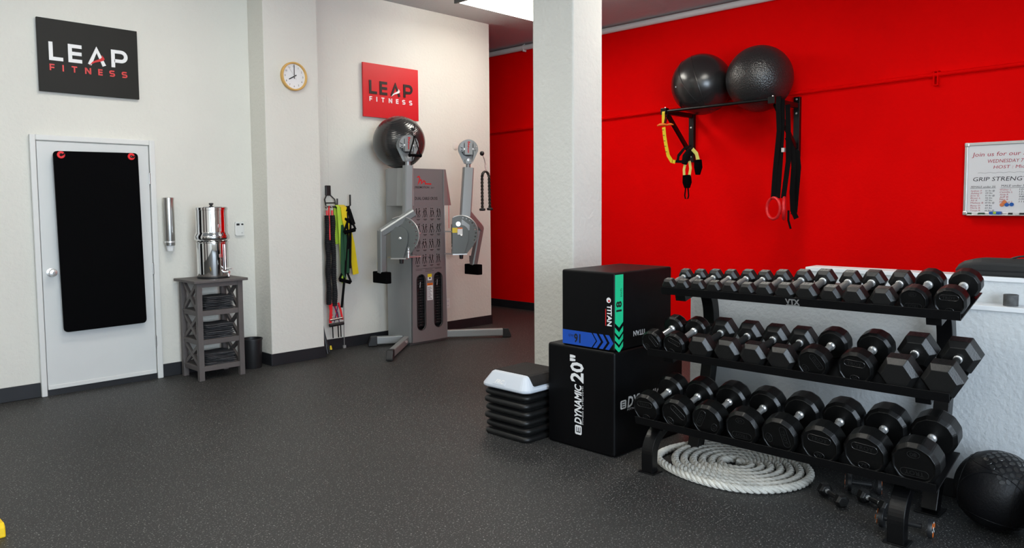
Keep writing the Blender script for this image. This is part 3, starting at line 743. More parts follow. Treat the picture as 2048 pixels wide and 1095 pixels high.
    MB().bb((en.x-.039, en.y-.012, .85), (en.x-.0385, en.y+.025, .92)).build('tail_label', 'latexyellow' if s < 0 else 'silver', cmn)
    if s > 0:
        MB().bb((-.1, .03, .0305), (-.045, .085, .0315), bm_).build('caution_label', 'latexyellow', cmn)
        MB().bb((-.043, .01, .0305), (.012, .085, .0315), bm_).build('warning_label', 'white', cmn)
        MB().bb((-.043, .072, .0316), (.012, .085, .0322), bm_).build('warning_band', 'orange', cmn)
        kn = bm_ @ Vector((-.04, .125, .0)); MB().lathe([(.001, -.02), (.026, -.02), (.026, .02), (.001, .02)], 16, bm_ @ Matrix.Translation((-.035, .125, .02))).build('cable_guide_pulley', 'chrome', cmn)
MB().tube([(CX+.30, 6.40, 1.50), (CX+.30, 6.40, 1.24)], .003, 6).build('cable', 'redplastic', cmn)
# base
MB().bb((CX-.25, 6.42, .0), (CX+.25, 6.72, .03)).build('base_plate', 'silverdk', cmn)
def leg(a, b, cap, wd=.062, hg=.082):
    a = Vector(a); b = Vector(b); d = (b-a).normalized()
    MB().rect([a, b-d*.05], wd, hg, (d.y, -d.x, 0)).build('base_leg', 'silver', cmn, bevel=.01)
    c = MB(); n_ = Vector((d.y, -d.x, 0)); h2 = hg/2+.006
    c.loft([[b-d*.075+n_*(x*(wd/2+.004))+Vector((0, 0, z)) for x, z in ((-1, -h2-.01), (1, -h2-.01), (1, h2), (-1, h2))],
            [b-d*.01+n_*(x*(wd/2+.004))+Vector((0, 0, z)) for x, z in ((-1, -h2-.01), (1, -h2-.01), (1, h2-.004), (-1, h2-.004))],
            [b+d*.02+n_*(x*(wd/2+.004))+Vector((0, 0, z)) for x, z in ((-1, -h2-.01), (1, -h2-.01), (1, -h2+.01), (-1, -h2+.01))]])
    c.build('end_cap', cap, cmn, bevel=.006)
leg((CX+.20, 6.50, .062), (6.09, 6.01, .062), 'plasticblack')
leg((CX-.20, 6.52, .062), (4.36, 5.92, .062), 'plasticblack', .058, .078)
leg((CX-.2, 6.50, .062), (4.68, 6.70, .062), 'plasticblack')
MB().lathe([(.001, 0), (.014, 0), (.014, .012), (.001, .012)], 8, fr((4.86, 6.31, .075), (1, 0, 0), (0, 0, 1))).build('leg_bolt', 'chrome', cmn)

# triceps rope on the right arm, stirrup handle on the left
tr = thing('triceps_rope', 'black braided triceps rope hanging from the machine arm nearest the red wall', 'rope', (5.92, 6.2, 1.44))
hcR = Vector((CX+.41+.01, 6.205, 2.10))
RX, RY = 5.915, 6.19
MB().sphere((RX-.068, RY-.02, 2.062), .026, 14, 8).build('cable_ball', 'plasticblack', tr)
MB().tube([(RX-.055, RY-.015, 2.045), (RX-.02, RY-.005, 2.0), (RX, RY, 1.955)], .0045, 6).tube([(RX+.012*math.cos(a*PI/6), RY, 1.938+.018*math.sin(a*PI/6)) for a in range(12)], .0035, 6, closed=True).tube([(RX, RY, 1.922), (RX, RY, 1.88)], .006, 8).tube([(RX-.015, RY, 1.882), (RX-.012, RY, 1.857), (RX+.012, RY, 1.857), (RX+.015, RY, 1.882), (RX, RY, 1.895)], .005, 6, closed=True).build('snap_hook', 'chrome', tr)
cen = [Vector((RX-.042, RY+.01, 1.445+i*.03)) for i in range(13)]+[Vector((RX+.046*math.cos(math.radians(a))-.0, RY, 1.82+.045*math.sin(math.radians(a)))) for a in range(165, 14, -15)]+[Vector((RX+.046+.01*i/13, RY-.01, 1.81-i*.03)) for i in range(13)]
for k in range(2):
    fine = []
    for i in range(len(cen)-1):
        for j in range(4): fine.append(cen[i].lerp(cen[i+1], j/4))
    fine.append(cen[-1])
    sp_ = []
    for i, p in enumerate(fine):
        a = i*.62+k*PI
        sp_.append(p+Vector((math.cos(a)*.008, math.sin(a)*.008, 0)))
    MB().tube(sp_, .0095, 7).build('strand', 'nylon', tr)
for p in (cen[0], cen[-1]):
    MB().lathe([(.001, -.018), (.03, -.016), (.036, -.004), (.033, .008), (.014, .014), (.001, .014)], 18, Matrix.Translation(p)).build('end_knob', 'plasticblack', tr)
sh_ = thing('stirrup_handle', 'black stirrup handle hanging on the machine arm before the exercise ball', 'handle', (4.85, 6.1, 2.02))
SX, SY = 4.835, 6.085
MB().tube([(SX, SY, 2.31), (SX+.004, SY, 2.28), (SX, SY, 2.25)], .008, 8).sphere((SX-.02, SY, 2.255), .018, 10, 8).build('cable_stop', 'plasticblack', sh_)
MB().tube([(SX+.018*math.cos(a*PI/6), SY, 2.238+.025*math.sin(a*PI/6)) for a in range(12)], .004, 6, closed=True).tube([(SX+.01*math.cos(a*PI/5), SY, 2.205+.014*math.sin(a*PI/5)) for a in range(10)], .004, 6, closed=True).build('snap_hook', 'chrome', sh_)
st = MB().rect([(SX-.005, SY, 2.20), (SX-.01, SY, 2.15), (SX-.07, SY-.005, 2.0)], .004, .016, (0, 1, 0)); st.rect([(SX+.002, SY-.002, 2.20), (SX+.01, SY-.004, 2.15), (SX+.065, SY-.01, 2.0)], .004, .01, (0, 1, 0)); st.build('strap', 'webbing', sh_)
MB().lathe([(.001, -.075), (.017, -.075), (.02, -.068), (.014, -.058), (.0155, 0), (.014, .058), (.02, .068), (.017, .075), (.001, .075)], 16, fr((SX-.002, SY-.01, 1.995), (0, 1, 0), (0, 0, 1))).build('grip', 'foam', sh_)

# exercise balls
def ex_ball(c, r, m, label, seams=()):
    t = thing('exercise_ball', label, 'exercise ball', (c[0], c[1], c[2]-r), 'large exercise balls')
    o = MB().sphere((0, 0, 0), r, 56, 36); ob = o.build('ball_skin', m, None); ob.parent = t; ob.location = (0, 0, r)
    return t, ob
t, ob = ex_ball((4.978, 6.525, 2.160), .275, 'ballring', 'charcoal ribbed exercise ball on top of the cable machine under the red sign')
ob.rotation_euler = (math.radians(12), math.radians(-25), 0)
r1 = .328
t, ob = ex_ball((XR-r1-.025, 4.41, 2.790), r1, 'ball', 'smooth dark exercise ball with a white plug on the pull-up bar')
for (a, tilt) in ((.55, .5), (.3, -.55)):
    ring = MB().tube([((r1+.0005)*math.cos(2*PI*k/64), (r1+.0005)*math.sin(2*PI*k/64), 0) for k in range(64)], .004, 6, closed=True)
    o2 = ring.build('seam', 'ball', None); o2.parent = ob; o2.rotation_euler = (a+PI/2-.9, tilt, .2); 
pd = Vector((-.86, .42, -.12)).normalized()
pg = MB().lathe([(.001, 0), (.009, 0), (.008, .004), (.001, .005)], 12, fr(pd*(r1-.001), (pd.y, -pd.x, 0), Vector((pd.y, -pd.x, 0)).cross(pd)*-1 if False else pd.cross(Vector((pd.y, -pd.x, 0)))))
o2 = pg.build('plug', 'white', None); o2.parent = ob
r2 = .336
ex_ball((XR-r2-.026, 3.735, 2.772), r2, 'balldot', 'dimpled dark exercise ball on the pull-up bar beside the smooth one')

# ------------------------------------------------------------------ pull-up bar rig on the red wall
pu = thing('pull_up_bar', 'black wall-mounted pull-up bar with braced brackets on the red wall', 'pull-up bar', (7.7, 4.1, 1.4))
BX, BZ = 7.25, 2.505
MB().tube([(BX, 4.765, BZ), (BX, 3.44, BZ+.012)], .017, 14).build('bar', 'black', pu)
for y, zt in ((4.72, 2.535), (3.475, 2.59)):
    MB().bb((XR-.05, y-.032, 1.97), (XR-.001, y+.032, zt)).build('wall_plate', 'black', pu, bevel=.003)
    MB().bb((BX-.02, y-.022, BZ-.03), (XR-.05, y+.022, BZ+.02)).build('bracket_arm', 'black', pu, bevel=.003)
    MB().bb((BX-.03, y-.035, BZ-.035), (BX+.03, y+.035, BZ+.035)).build('bar_socket', 'black', pu, bevel=.003)
    MB().rect([(BX+.06, y, BZ-.03), (XR-.06, y, BZ-.44)], .03, .045, (0, 1, 0)).build('diagonal_brace', 'black', pu)
    for z in (zt-.025, zt-.17, 2.03):
        MB().lathe([(.001, 0), (.011, 0), (.009, .008), (.001, .01)], 10, wallR(y, z, XR-.05)).build('bolt', 'chrome', pu)
    MB().lathe([(.001, 0), (.01, 0), (.008, .012), (.001, .014)], 10, Matrix.Translation((BX+.01, y, BZ+.035))).build('bolt', 'chrome', pu)

# suspension trainer (yellow)
su2 = thing('suspension_trainer', 'yellow and black suspension trainer strap hanging on the pull-up bar bracket', 'strap', (7.3, 4.6, 1.55))
ws = (0, 1, 0)
MB().rect([(BX-.02, 4.765, BZ+.02), (BX-.035, 4.765, BZ-.02), (BX-.04, 4.76, 2.36)], .035, .004, ws).build('loop_strap', 'yellow', su2)
ys = MB().rect([(BX-.045, 4.752, 2.33), (BX-.05, 4.735, 2.22), (BX-.05, 4.715, 2.12), (BX-.05, 4.69, 2.02), (BX-.05, 4.645, 1.955), (BX-.05, 4.60, 1.945)], .04, .004, ws); yo = ys.build('main_strap', 'yellow', su2)
tk = MB()
for (y, z) in ((4.748, 2.30), (4.738, 2.24), (4.728, 2.18), (4.718, 2.12), (4.705, 2.06)):
    tk.bb((BX-.0545, y-.004, z-.003), (BX-.0525, y+.018, z+.003))
tk.build('tick_marks', 'blackprint', yo)
MB().tube([(BX-.05, 4.83, 2.352), (BX-.055, 4.79, 2.36), (BX-.055, 4.74, 2.358), (BX-.05, 4.70, 2.348)], [.008, .016, .016, .006], 10).tube([(BX-.03, 4.75, 2.35), (BX-.02, 4.68, 2.36), (BX-.02, 4.645, 2.35)], [.01, .013, .006], 10).build('orange_handle', 'orange', su2)
MB().tube([(BX-.03, 4.74, 2.49), (BX-.04, 4.735, 2.43), (BX-.045, 4.745, 2.37)], .006, 6).tube([(BX-.03, 4.71, 2.49), (BX-.04, 4.715, 2.43), (BX-.045, 4.73, 2.37)], .006, 6).build('anchor_cord', 'webbing', su2)
bk = MB().rect([(BX-.05, 4.64, 1.955), (BX-.03, 4.53, 1.945), (BX, 4.47, 2.0), (BX+.02, 4.47, 2.08)], .03, .006, (0, 0, 1)); bk.rect([(BX+.0, 4.60, 2.0), (BX+.02, 4.53, 2.09), (BX+.06, 4.47, 2.12)], .03, .006, (0, 1, 0)); bk.rect([(BX, 4.60, 1.96), (BX, 4.59, 2.02), (BX+.03, 4.54, 2.09)], .03, .005, (0, 1, 0)); bk.build('black_strap', 'webbing', su2)
MB().tube([(BX+.0, 4.52, 1.92), (BX, 4.49, 2.0), (BX+.01, 4.46, 2.08)], [.03, .045, .02], 10).build('strap_bundle', 'webbing', su2)
MB().rect([(BX, 4.50, 1.95), (BX-.01, 4.515, 1.86), (BX-.01, 4.51, 1.79)], .03, .004, ws).rect([(BX+.01, 4.46, 1.95), (BX, 4.44, 1.87), (BX, 4.455, 1.79)], .03, .004, ws).rect([(BX+.05, 4.45, 2.08), (BX+.05, 4.40, 2.03), (BX+.04, 4.37, 1.95)], .04, .004, ws).build('pale_strap', 'paleyellow', su2)
MB().tube([(BX, 4.485, 1.80), (BX, 4.48, 1.72), (BX, 4.48, 1.66)], [.045, .05, .03], 10).tube([(BX+.04, 4.375, 1.96), (BX+.04, 4.37, 1.88), (BX+.04, 4.375, 1.80)], [.04, .045, .025], 10).build('padded_handle', 'foam', su2)
MB().rect([(BX, 4.497, 1.67), (BX, 4.508, 1.58), (BX, 4.50, 1.545), (BX, 4.47, 1.545), (BX, 4.46, 1.58), (BX, 4.47, 1.67)], .02, .006, (1, 0, 0)).build('foot_loop', 'webbing', su2)

# gymnastic rings with long black straps
def g_ring(c, rot, label):
    t = thing('gymnastic_ring', label, 'gym ring', (c[0], c[1], c[2]-.1), 'gymnastic rings on the pull-up bar')
    mt2 = Matrix.Translation(c) @ Matrix.Rotation(rot, 4, 'Z') @ Matrix.Rotation(PI/2, 4, 'X')
    MB().tube([mt2 @ Vector((.105*math.cos(2*PI*k/40), .105*math.sin(2*PI*k/40), 0)) for k in range(40)], .015, 12, closed=True).build('ring', 'redplastic', t)
    return t
gz = 1.44
ga = g_ring((BX-.0, 3.485, gz), math.radians(62), 'red gymnastic ring turned wide on the pull-up bar straps')
gb = g_ring((BX+.0, 3.375, gz), math.radians(22), 'red gymnastic ring seen almost edge-on on the pull-up bar straps')
MB().rect([(BX-.02, 3.44, BZ+.03), (BX-.03, 3.44, 2.45), (BX-.02, 3.43, 2.2), (BX, 3.475, 1.8), (BX, 3.49, gz+.09)], .05, .004, ws).build('strap', 'webbing', ga)
MB().rect([(BX+.0, 3.41, BZ+.0), (BX-.01, 3.40, 2.3), (BX, 3.42, 1.9), (BX, 3.44, gz+.10)], .045, .004, ws).build('strap', 'webbing', ga)
MB().rect([(BX+.05, 3.38, BZ-.05), (BX+.03, 3.36, 2.2), (BX+.02, 3.35, 1.9), (BX+.0, 3.385, gz+.1)], .05, .004, ws).build('strap', 'webbing', gb)
MB().rect([(BX+.18, 3.44, 2.15), (BX+.14, 3.36, 2.02), (BX+.1, 3.33, 1.85), (BX+.07, 3.33, 1.6), (BX+.05, 3.31, 1.42), (BX+.05, 3.27, 1.34)], .05, .004, ws).build('strap', 'webbing', gb)
MB().rect([(BX+.28, 3.45, 2.02), (BX+.28, 3.38, 2.0), (BX+.27, 3.36, 1.85), (BX+.24, 3.37, 1.5), (BX+.2, 3.36, 1.40), (BX+.14, 3.34, 1.385)], .06, .004, ws).build('strap', 'webbing', gb)
MB().rect([(BX+.0, 3.33, 1.42), (BX-.01, 3.325, 1.32), (BX-.01, 3.30, 1.24)], .02, .004, ws).build('strap_tail', 'webbing', gb)
MB().bb((BX-.03, 3.37, 1.99), (BX+.0, 3.40, 2.03)).build('buckle', 'chrome', gb)

su2.location.y -= .05; ga.location.y -= .038; gb.location.y -= .038
# ------------------------------------------------------------------ whiteboard
wb = thing('whiteboard', 'white dry-erase board with red and black handwriting on the red wall', 'whiteboard', (XR-.02, 1.3, 1.37))
WY, WZ0, WZ1 = 1.915, 1.372, 2.02
MB().bb((XR-.022, .70, WZ0), (XR-.002, WY, WZ1)).build('board_surface', 'board', wb)
for lo, hi in (((XR-.034, .70, WZ1-.028), (XR-.001, WY, WZ1)), ((XR-.034, .70, WZ0), (XR-.001, WY, WZ0+.022)), ((XR-.034, WY-.026, WZ0+.022), (XR-.001, WY, WZ1-.028)), ((XR-.034, .70, WZ0+.022), (XR-.001, .726, WZ1-.028))):
    MB().bb(lo, hi).build('board_frame', 'alu', wb, bevel=.004)
for z in (WZ0+.018, WZ1-.018):
    MB().bb((XR-.037, WY-.036, z-.02), (XR-.001, WY+.003, z+.02)).build('corner_cap', 'alu', wb, bevel=.008)
MB().bb((XR-.085, .74, WZ0-.004), (XR-.02, WY-.04, WZ0+.006)).build('pen_tray', 'alu', wb, bevel=.003)
def wtext(s, y, z, h, wd, col, parent=wb, shear=.15):
    global wr_b, wr_r
    text(wr_b if col == 'b' else wr_r, s, h, wallR(y, z, XR-.0225), depth=.0008, width=wd, align='LEFT', shear=shear)
wr_b, wr_r = MB(), MB()
# positions come from the board: distance from the left frame / height
def WR(px, py): return (WY-.026-px, WZ1-py)
for s, px, py, h, wd, c in (('Join us for our Summer', .03, .125, .036, .60, 'r'), ('WEDNESDAY 7', .155, .185, .03, .27, 'r'), ('HOST : Mick', .20, .237, .028, .26, 'r'),
        ('GRIP STRENGTH', .045, .345, .036, .46, 'b'), ('FEMALE under 50', .03, .403, .016, .19, 'b'), ('MALE under 50', .265, .398, .018, .19, 'b')):
    y, z = WR(px, py); wtext(s, y, z, h, wd, c)
for k, (a, b) in enumerate((('Sydnei T', '61 lbs @'), ('Ashley P', '59 lbs'), ('Erin G', '61 lbs @'), ('Bryan L', '56 lbs'), ('Ali K', '47 lbs'), ('Melissa B', '60 lbs @'), ('Betty O', '49 lbs'), ('Marla R', '63 lbs'), ('Tonya R', '66 lbs @'))):
    y, z = WR(.03, .438+k*.0212*(1 if k < 6 else 1.03)); wtext(a, y, z, .014, .018*len(a)*.62, 'r'); wtext(b, y-.115, z+.001, .013, .012*len(b)*.75, 'b')
for k, (a, b) in enumerate((('Walter L', '104 lbs'), ('Camille L', '121 lbs'), ('Andy R', '167 lbs'), ('Jeff B', '98 lbs'), ('Mike R', '100 lbs'), ('Michael S', '111 lbs'))):
    y, z = WR(.255, .43+k*.0215); wtext(a, y, z, .014, .018*len(a)*.6, 'r'); wtext(b, y-.145, z+.002, .014, .09, 'b')
y, z = WR(.08, .272)
wr_b.strokes([[(i*.02, .003*math.sin(i*1.7)) for i in range(24)]], .0016, .0004, .0008, wallR(y, z, XR-.0225))
for px, wd in ((.025, .2), (.26, .2)):
    y, z = WR(px, .408); wr_b.strokes([[(0, 0), (wd, .002)]], .0025, .0004, .0008, wallR(y, z, XR-.0225))
wr_b.build('black_writing', 'ink_black', wb)['kind'] = 'stuff'; wr_r.build('red_writing', 'ink_red', wb)['kind'] = 'stuff'
for k, (px, py, m, nm2) in enumerate(((.293, .532, 'magorange', 'upper orange'), (.275, .556, 'magorange', 'lower orange'), (.312, .555, 'magblue', 'blue one touching the lower orange'), (.348, .553, 'magblue', 'blue one at the end of the row'))):
    y, z = WR(px, py)
    t = thing('board_magnet', 'small round %s magnet on the whiteboard' % nm2 if k < 2 else 'small round magnet on the whiteboard, the %s' % nm2, 'magnet', (XR-.022, y, z), 'round magnets on the whiteboard')
    MB().lathe([(.001, 0), (.0165, 0), (.0165, .007), (.014, .01), (.001, .01)], 18, wallR(y, z, XR-.022)).build('magnet_body', m, t)
def marker(px, m, label):
    y = WY-.026-px
    t = thing('dry_erase_marker', label, 'marker', (XR-.05, y, WZ0+.006), 'markers on the whiteboard tray')
    MB().lathe([(.001, 0), (.008, .002), (.008, .09), (.001, .09)], 12, fr((XR-.05, y-.045, WZ0+.0145), (0, 0, 1), (1, 0, 0))).build('barrel', 'white', t)
    MB().lathe([(.001, .0), (.0085, .0), (.0085, .035), (.001, .037)], 12, fr((XR-.05, y, WZ0+.0145), (0, 0, 1), (1, 0, 0))).build('cap', m, t)
    MB().lathe([(.0083, 0), (.0085, 0), (.0085, .05), (.0083, .05)], 12, fr((XR-.05, y-.1, WZ0+.0145), (0, 0, 1), (1, 0, 0)), caps=False).build('band', m, t)
marker(.05, 'latexgreen', 'green dry-erase marker on the whiteboard tray'); marker(.365, 'plasticblack', 'black dry-erase marker on the whiteboard tray')
er = thing('board_eraser', 'navy and lime board eraser on the whiteboard tray', 'eraser', (XR-.05, 1.65, WZ0+.006))
MB().bb((XR-.078, 1.61, WZ0+.0065), (XR-.028, 1.70, WZ0+.034)).build('eraser_body', 'magblue', er, bevel=.006)
MB().bb((XR-.079, 1.645, WZ0+.012), (XR-.0785, 1.668, WZ0+.032)).build('eraser_label', 'lime', er)

# ------------------------------------------------------------------ plyo boxes
b1 = thing('plyo_box', 'large black foam plyo box lettered DYNAMIC 20" standing on the floor', 'plyo box', (3.93, 2.91, 0))
B1X0, B1Y0, B1Y1, B1H = 3.56, 2.648, 3.172, .632
MB().bb((B1X0, B1Y0, .002), (4.30, B1Y1, B1H)).build('box_body', 'vinyl', b1, bevel=.016, seg=3)
w1 = MB()
LM = fr((B1X0-.001, 2.905, .0), (0, 0, 1), (0, 1, 0))     # text running up the face
def up(mb, s, y, z, h, wd, bold=0, shear=0): text(mb, s, h, fr((B1X0-.0006, y, z), (0, 0, 1), (0, 1, 0)), depth=.0005, width=wd, align='LEFT', bold=bold, shear=shear)
up(w1, '20"', 2.885, .412, .095, .165, bold=.03)
up(w1, 'DYNAMIC', 2.898, .155, .052, .245, bold=.03, shear=.2)
up(w1, 'FITNESS & STRENGTH', 2.882, .157, .010, .235)
def emb(mtx):
    m = MB(); hh = .052
    holes(m, rrect(.058, .052, .01), [[(-.016, -.017), (.018, -.017), (.018, -.011), (-.010, -.011), (-.010, -.003), (.016, -.003), (.016, .003), (-.010, .003), (-.010, .011), (.018, .011), (.018, .017), (-.016, .017)]], 0, .0006, mtx)
    return m
w1.build('white_lettering', 'white', b1)
emb(fr((B1X0-.0006, 2.922, .118), (0, 0, 1), (0, 1, 0))).build('emblem', 'white', b1)
w1s = MB(); text(w1s, 'DYNAMIC', .062, fr((B1X0+.125, B1Y0-.0006, .283), (1, 0, 0), (0, 0, 1)), depth=.0005, width=.36, align='LEFT', bold=.03, shear=.2)
text(w1s, 'FITNESS & STRENGTH', .012, fr((B1X0+.125, B1Y0-.0006, .263), (1, 0, 0), (0, 0, 1)), depth=.0005, width=.34, align='LEFT'); w1s.build('white_lettering', 'white', b1)
emb(fr((B1X0+.085, B1Y0-.0006, .308), (1, 0, 0), (0, 0, 1))).build('emblem', 'white', b1)
tt = MB(); text(tt, '30"', .11, fr((B1X0+.045, 2.97, B1H+.0002), (0, -1, 0), (1, 0, 0)), depth=.0005, width=.17, bold=.03); tt.build('top_lettering', 'white', b1)
b2 = thing('plyo_box', 'smaller black foam plyo box with green and blue arrow stripes, stacked on the larger', 'plyo box', (3.87, 2.86, B1H))
B2X0, B2Y0, B2Y1, B2Z = 3.565, 2.655, 3.058, B1H+.001
B2H = 1.098
MB().bb((B2X0, B2Y0, B2Z), (4.17, B2Y1, B2H)).build('box_body', 'vinyl', b2, bevel=.012, seg=3)
# blue stripe on the -X face (16 inch, upside down), chevrons pointing right
bm1 = wallR(B2Y1, B2Z, B2X0-.0006)
s1 = MB(); s1.prism([(.008, .008), (.235, .008), (.268, .05), (.235, .095), (.008, .095)], 0, .0005, bm1)
for k in range(3):
    x = .245+k*.046
    s1.prism([(x, .008), (x+.028, .008), (x+.06, .05), (x+.028, .095), (x, .095), (x+.033, .05)], 0, .0005, bm1)
s1.build('blue_stripe', 'blue', b2)
tb = MB(); text(tb, '16', .05, bm1 @ Matrix.Translation((.125, .075, 0)) @ Matrix.Rotation(PI, 4, 'Z'), depth=.001, width=.05, bold=.03)
text(tb, 'inch', .02, bm1 @ Matrix.Translation((.075, .07, 0)) @ Matrix.Rotation(PI, 4, 'Z'), depth=.001, width=.038); tb.build('stripe_text', 'blackprint', b2)
ttn = MB(); text(ttn, 'TITAN', .032, bm1 @ Matrix.Translation((.352, .275, 0)) @ Matrix.Rotation(-PI/2, 4, 'Z'), depth=.0006, width=.125, align='LEFT', bold=.03)
ttn.prism(arc(.362, .302, .016, 0, 345, 16), 0, .0006, bm1); ttn.build('brand_lettering', 'white', b2)
MB().prism(arc(.365, .298, .007, 0, 340, 10), .0006, .001, bm1).bb((.338, .15, .0002), (.343, .25, .0005), bm1).build('brand_accent', 'redprint', b2)
bm2 = wallW(B2X0, B2Z, B2Y0-.0006)
s2 = MB(); s2.prism([(.005, .452), (.005, .17), (.045, .14), (.085, .17), (.085, .452)], 0, .0005, bm2)
for k in range(3):
    z = .145-k*.046
    s2.prism([(.005, z), (.005, z-.03), (.045, z-.062), (.085, z-.03), (.085, z), (.045, z-.034)][::-1], 0, .0005, bm2)
s2.build('green_stripe', 'green', b2)
tg = MB(); text(tg, '18', .05, bm2 @ Matrix.Translation((.067, .265, 0)) @ Matrix.Rotation(PI/2, 4, 'Z'), depth=.001, width=.062, bold=.03)
text(tg, 'inch', .02, bm2 @ Matrix.Translation((.072, .345, 0)) @ Matrix.Rotation(PI/2, 4, 'Z'), depth=.001, width=.05); tg.build('stripe_text', 'blackprint', b2)
ti = MB(); text(ti, 'TITAN', .03, bm2 @ Matrix.Translation((.188, .10, 0)) @ Matrix.Rotation(PI, 4, 'Z'), depth=.0006, width=.13, align='RIGHT', bold=.03); ti.build('brand_lettering', 'white', b2)

# ------------------------------------------------------------------ step platform and risers
SX0, SX1, SY0, SY1 = 3.395, 3.815, 3.205, 3.60
def pillow(mb, x0, x1, y0, y1, prof, r=.05, n=5):
    """rounded-rectangle stack: prof = [(inset, z)]"""
    rings = []
    for ins, z in prof:
        rings.append([((x0+x1)/2+x, (y0+y1)/2+y, z) for x, y in rrect(x1-x0-2*ins, y1-y0-2*ins, max(.01, r-ins*.6), n)])
    return mb.loft(rings, smooth=False)
rise = .0525
names = ('lowest, resting on the floor', 'second from the floor', 'third from the floor', 'fourth from the floor', 'fifth from the floor', 'topmost, under the grey platform')
for k in range(6):
    z = k*rise
    dx = (0, .004, -.005, .003, -.004, .002)[k]; dy = (0, -.003, .004, 0, .005, .003)[k]
    m = MB()
    prof = [(.012, z+.001), (.004, z+.006), (.0, z+.014), (.0, z+.024), (.006, z+.034), (.02, z+.040), (.032, z+.041), (.032, z+rise-.0005)]
    pillow(m, SX0+dx, SX1+dx, SY0+dy, SY1+dy, prof)
    o = m.build('step_riser', 'riser'); o.data.polygons.foreach_set('use_smooth', [True]*len(o.data.polygons))
    tag(o, 'black plastic step riser in the stack beside the plyo boxes, %s' % names[k], 'step riser', 'stacked step risers')
sz = 6*rise
sp_t = thing('step_platform', 'pale grey step platform with black rubber top on the stacked risers', 'step', (3.6, 3.4, sz))
m = MB(); pillow(m, SX0-.012, SX1+.012, SY0-.012, SY1+.012, [(.014, sz), (.004, sz+.004), (.0, sz+.012), (.0, sz+.022), (.012, sz+.04), (.05, sz+.094), (.064, sz+.101), (.085, sz+.102)], r=.06)
o = m.build('platform_body', 'stepgrey', sp_t, bevel=.003)
m = MB(); rp_ = [(SY0-.010, sz+.042), (SY0+.0, sz+.06), (SY0+.034, sz+.099), (SY0+.055, sz+.1055), (SY1-.055, sz+.1055), (SY1-.034, sz+.099), (SY1, sz+.06), (SY1+.010, sz+.042), (SY1-.06, sz+.05), (SY0+.06, sz+.05)]
m.loft([[(x, y, z) for y, z in rp_] for x in (SX0+.068, SX1-.055)]); m.build('rubber_top', 'stepmat', sp_t, bevel=.003)
mm3 = fr((SX0+.004, 3.44, sz+.046), (0, -1, 0), Vector((.048, 0, .055)))
lg_ = MB(); text(lg_, 'FRC', .026, mm3 @ Matrix.Translation((0, -.012, .002)), depth=.001, width=.075, bold=.03, shear=.2); lg_.build('embossed_logo', 'white', sp_t)
MB().bb((-.055, -.022, -.004), (.055, .024, .001), mm3).build('logo_plate', 'stepgrey', sp_t, bevel=.003)

# ------------------------------------------------------------------ dumbbell rack
TH = math.radians(14.2)
tv = Vector((math.cos(TH), 0, math.sin(TH))); nv = Vector((-math.sin(TH), 0, math.cos(TH)))
rk = thing('dumbbell_rack', 'black three-tier steel dumbbell rack', 'rack', (3.85, 1.66, 0))
SH = [dict(X=3.462, z=.319, y0=.913, y1=2.435), dict(X=3.562, z=.689, y0=.900, y1=2.424), dict(X=3.685, z=1.026, y0=.898, y1=2.418)]
DEP = .355
def shelfpt(S, a, y, h): return Vector((S['X'], y, S['z']))+tv*a+nv*h
for S in SH:
    m = MB()
    prof = [(-.004, 0), (0, 0), (0, -.038), (DEP, -.038), (DEP, -.044), (-.004, -.044)]
    m.loft([[shelfpt(S, a, y, h) for a, h in prof] for y in (S['y0'], S['y1'])])
    m.build('shelf_tray', 'black', rk, bevel=.0015)
S = SH[2]
vt = MB(); vm = fr(shelfpt(S, -.0045, 1.645, -.036), (0, -1, 0), nv); text(vt, 'VTX', .027, vm, depth=.0008, width=.074, bold=.04); vt.bb((-.034, -.006, 0), (.034, -.0025, .0008), vm); vt.build('rack_lettering', 'alu', rk)
for y in (2.372, 1.075):
    # front leg sweeping back into the rear upright
    fp = [(3.515, 0.006), (3.513, .06), (3.516, .12), (3.535, .165), (3.57, .205), (3.63, .238), (3.72, .262), (3.85, .28), (4.02, .30), (4.10, .31)]
    MB().rect(catmull([Vector((x, y, z)) for x, z in fp], 4), .072, .056, (0, 1, 0)).build('front_leg', 'black', rk, bevel=.004)
    up_ = [(3.99, .006), (4.035, .12), (4.085, .24), (4.125, .38), (4.155, .52), (4.172, .66), (4.175, .78), (4.160, .88), (4.125, .955), (4.06, 1.005), (3.98, 1.012), (3.90, .995)]
    MB().rect(catmull([Vector((x, y, z)) for x, z in up_], 4), .072, .07, (0, 1, 0)).build('rear_upright', 'black', rk, bevel=.004)
    MB().bb((3.475, y-.05, 0), (3.57, y+.05, .007)).build('foot_plate', 'black', rk, bevel=.002)
    MB().bb((3.93, y-.055, 0), (4.06, y+.055, .007)).build('foot_plate', 'black', rk, bevel=.002)
    for i, S in enumerate(SH):
        bx = (4.08, 4.15, 4.0)[i]
        zb = -.088
        a1 = (bx-S['X'])/math.cos(TH)
        yb = y-.02 if y > 2 else y-.045
        MB().rect([shelfpt(S, .08, yb, zb), shelfpt(S, a1, yb, zb)], .066, .048, (0, 1, 0)).build('shelf_bracket', 'black', rk, bevel=.003)

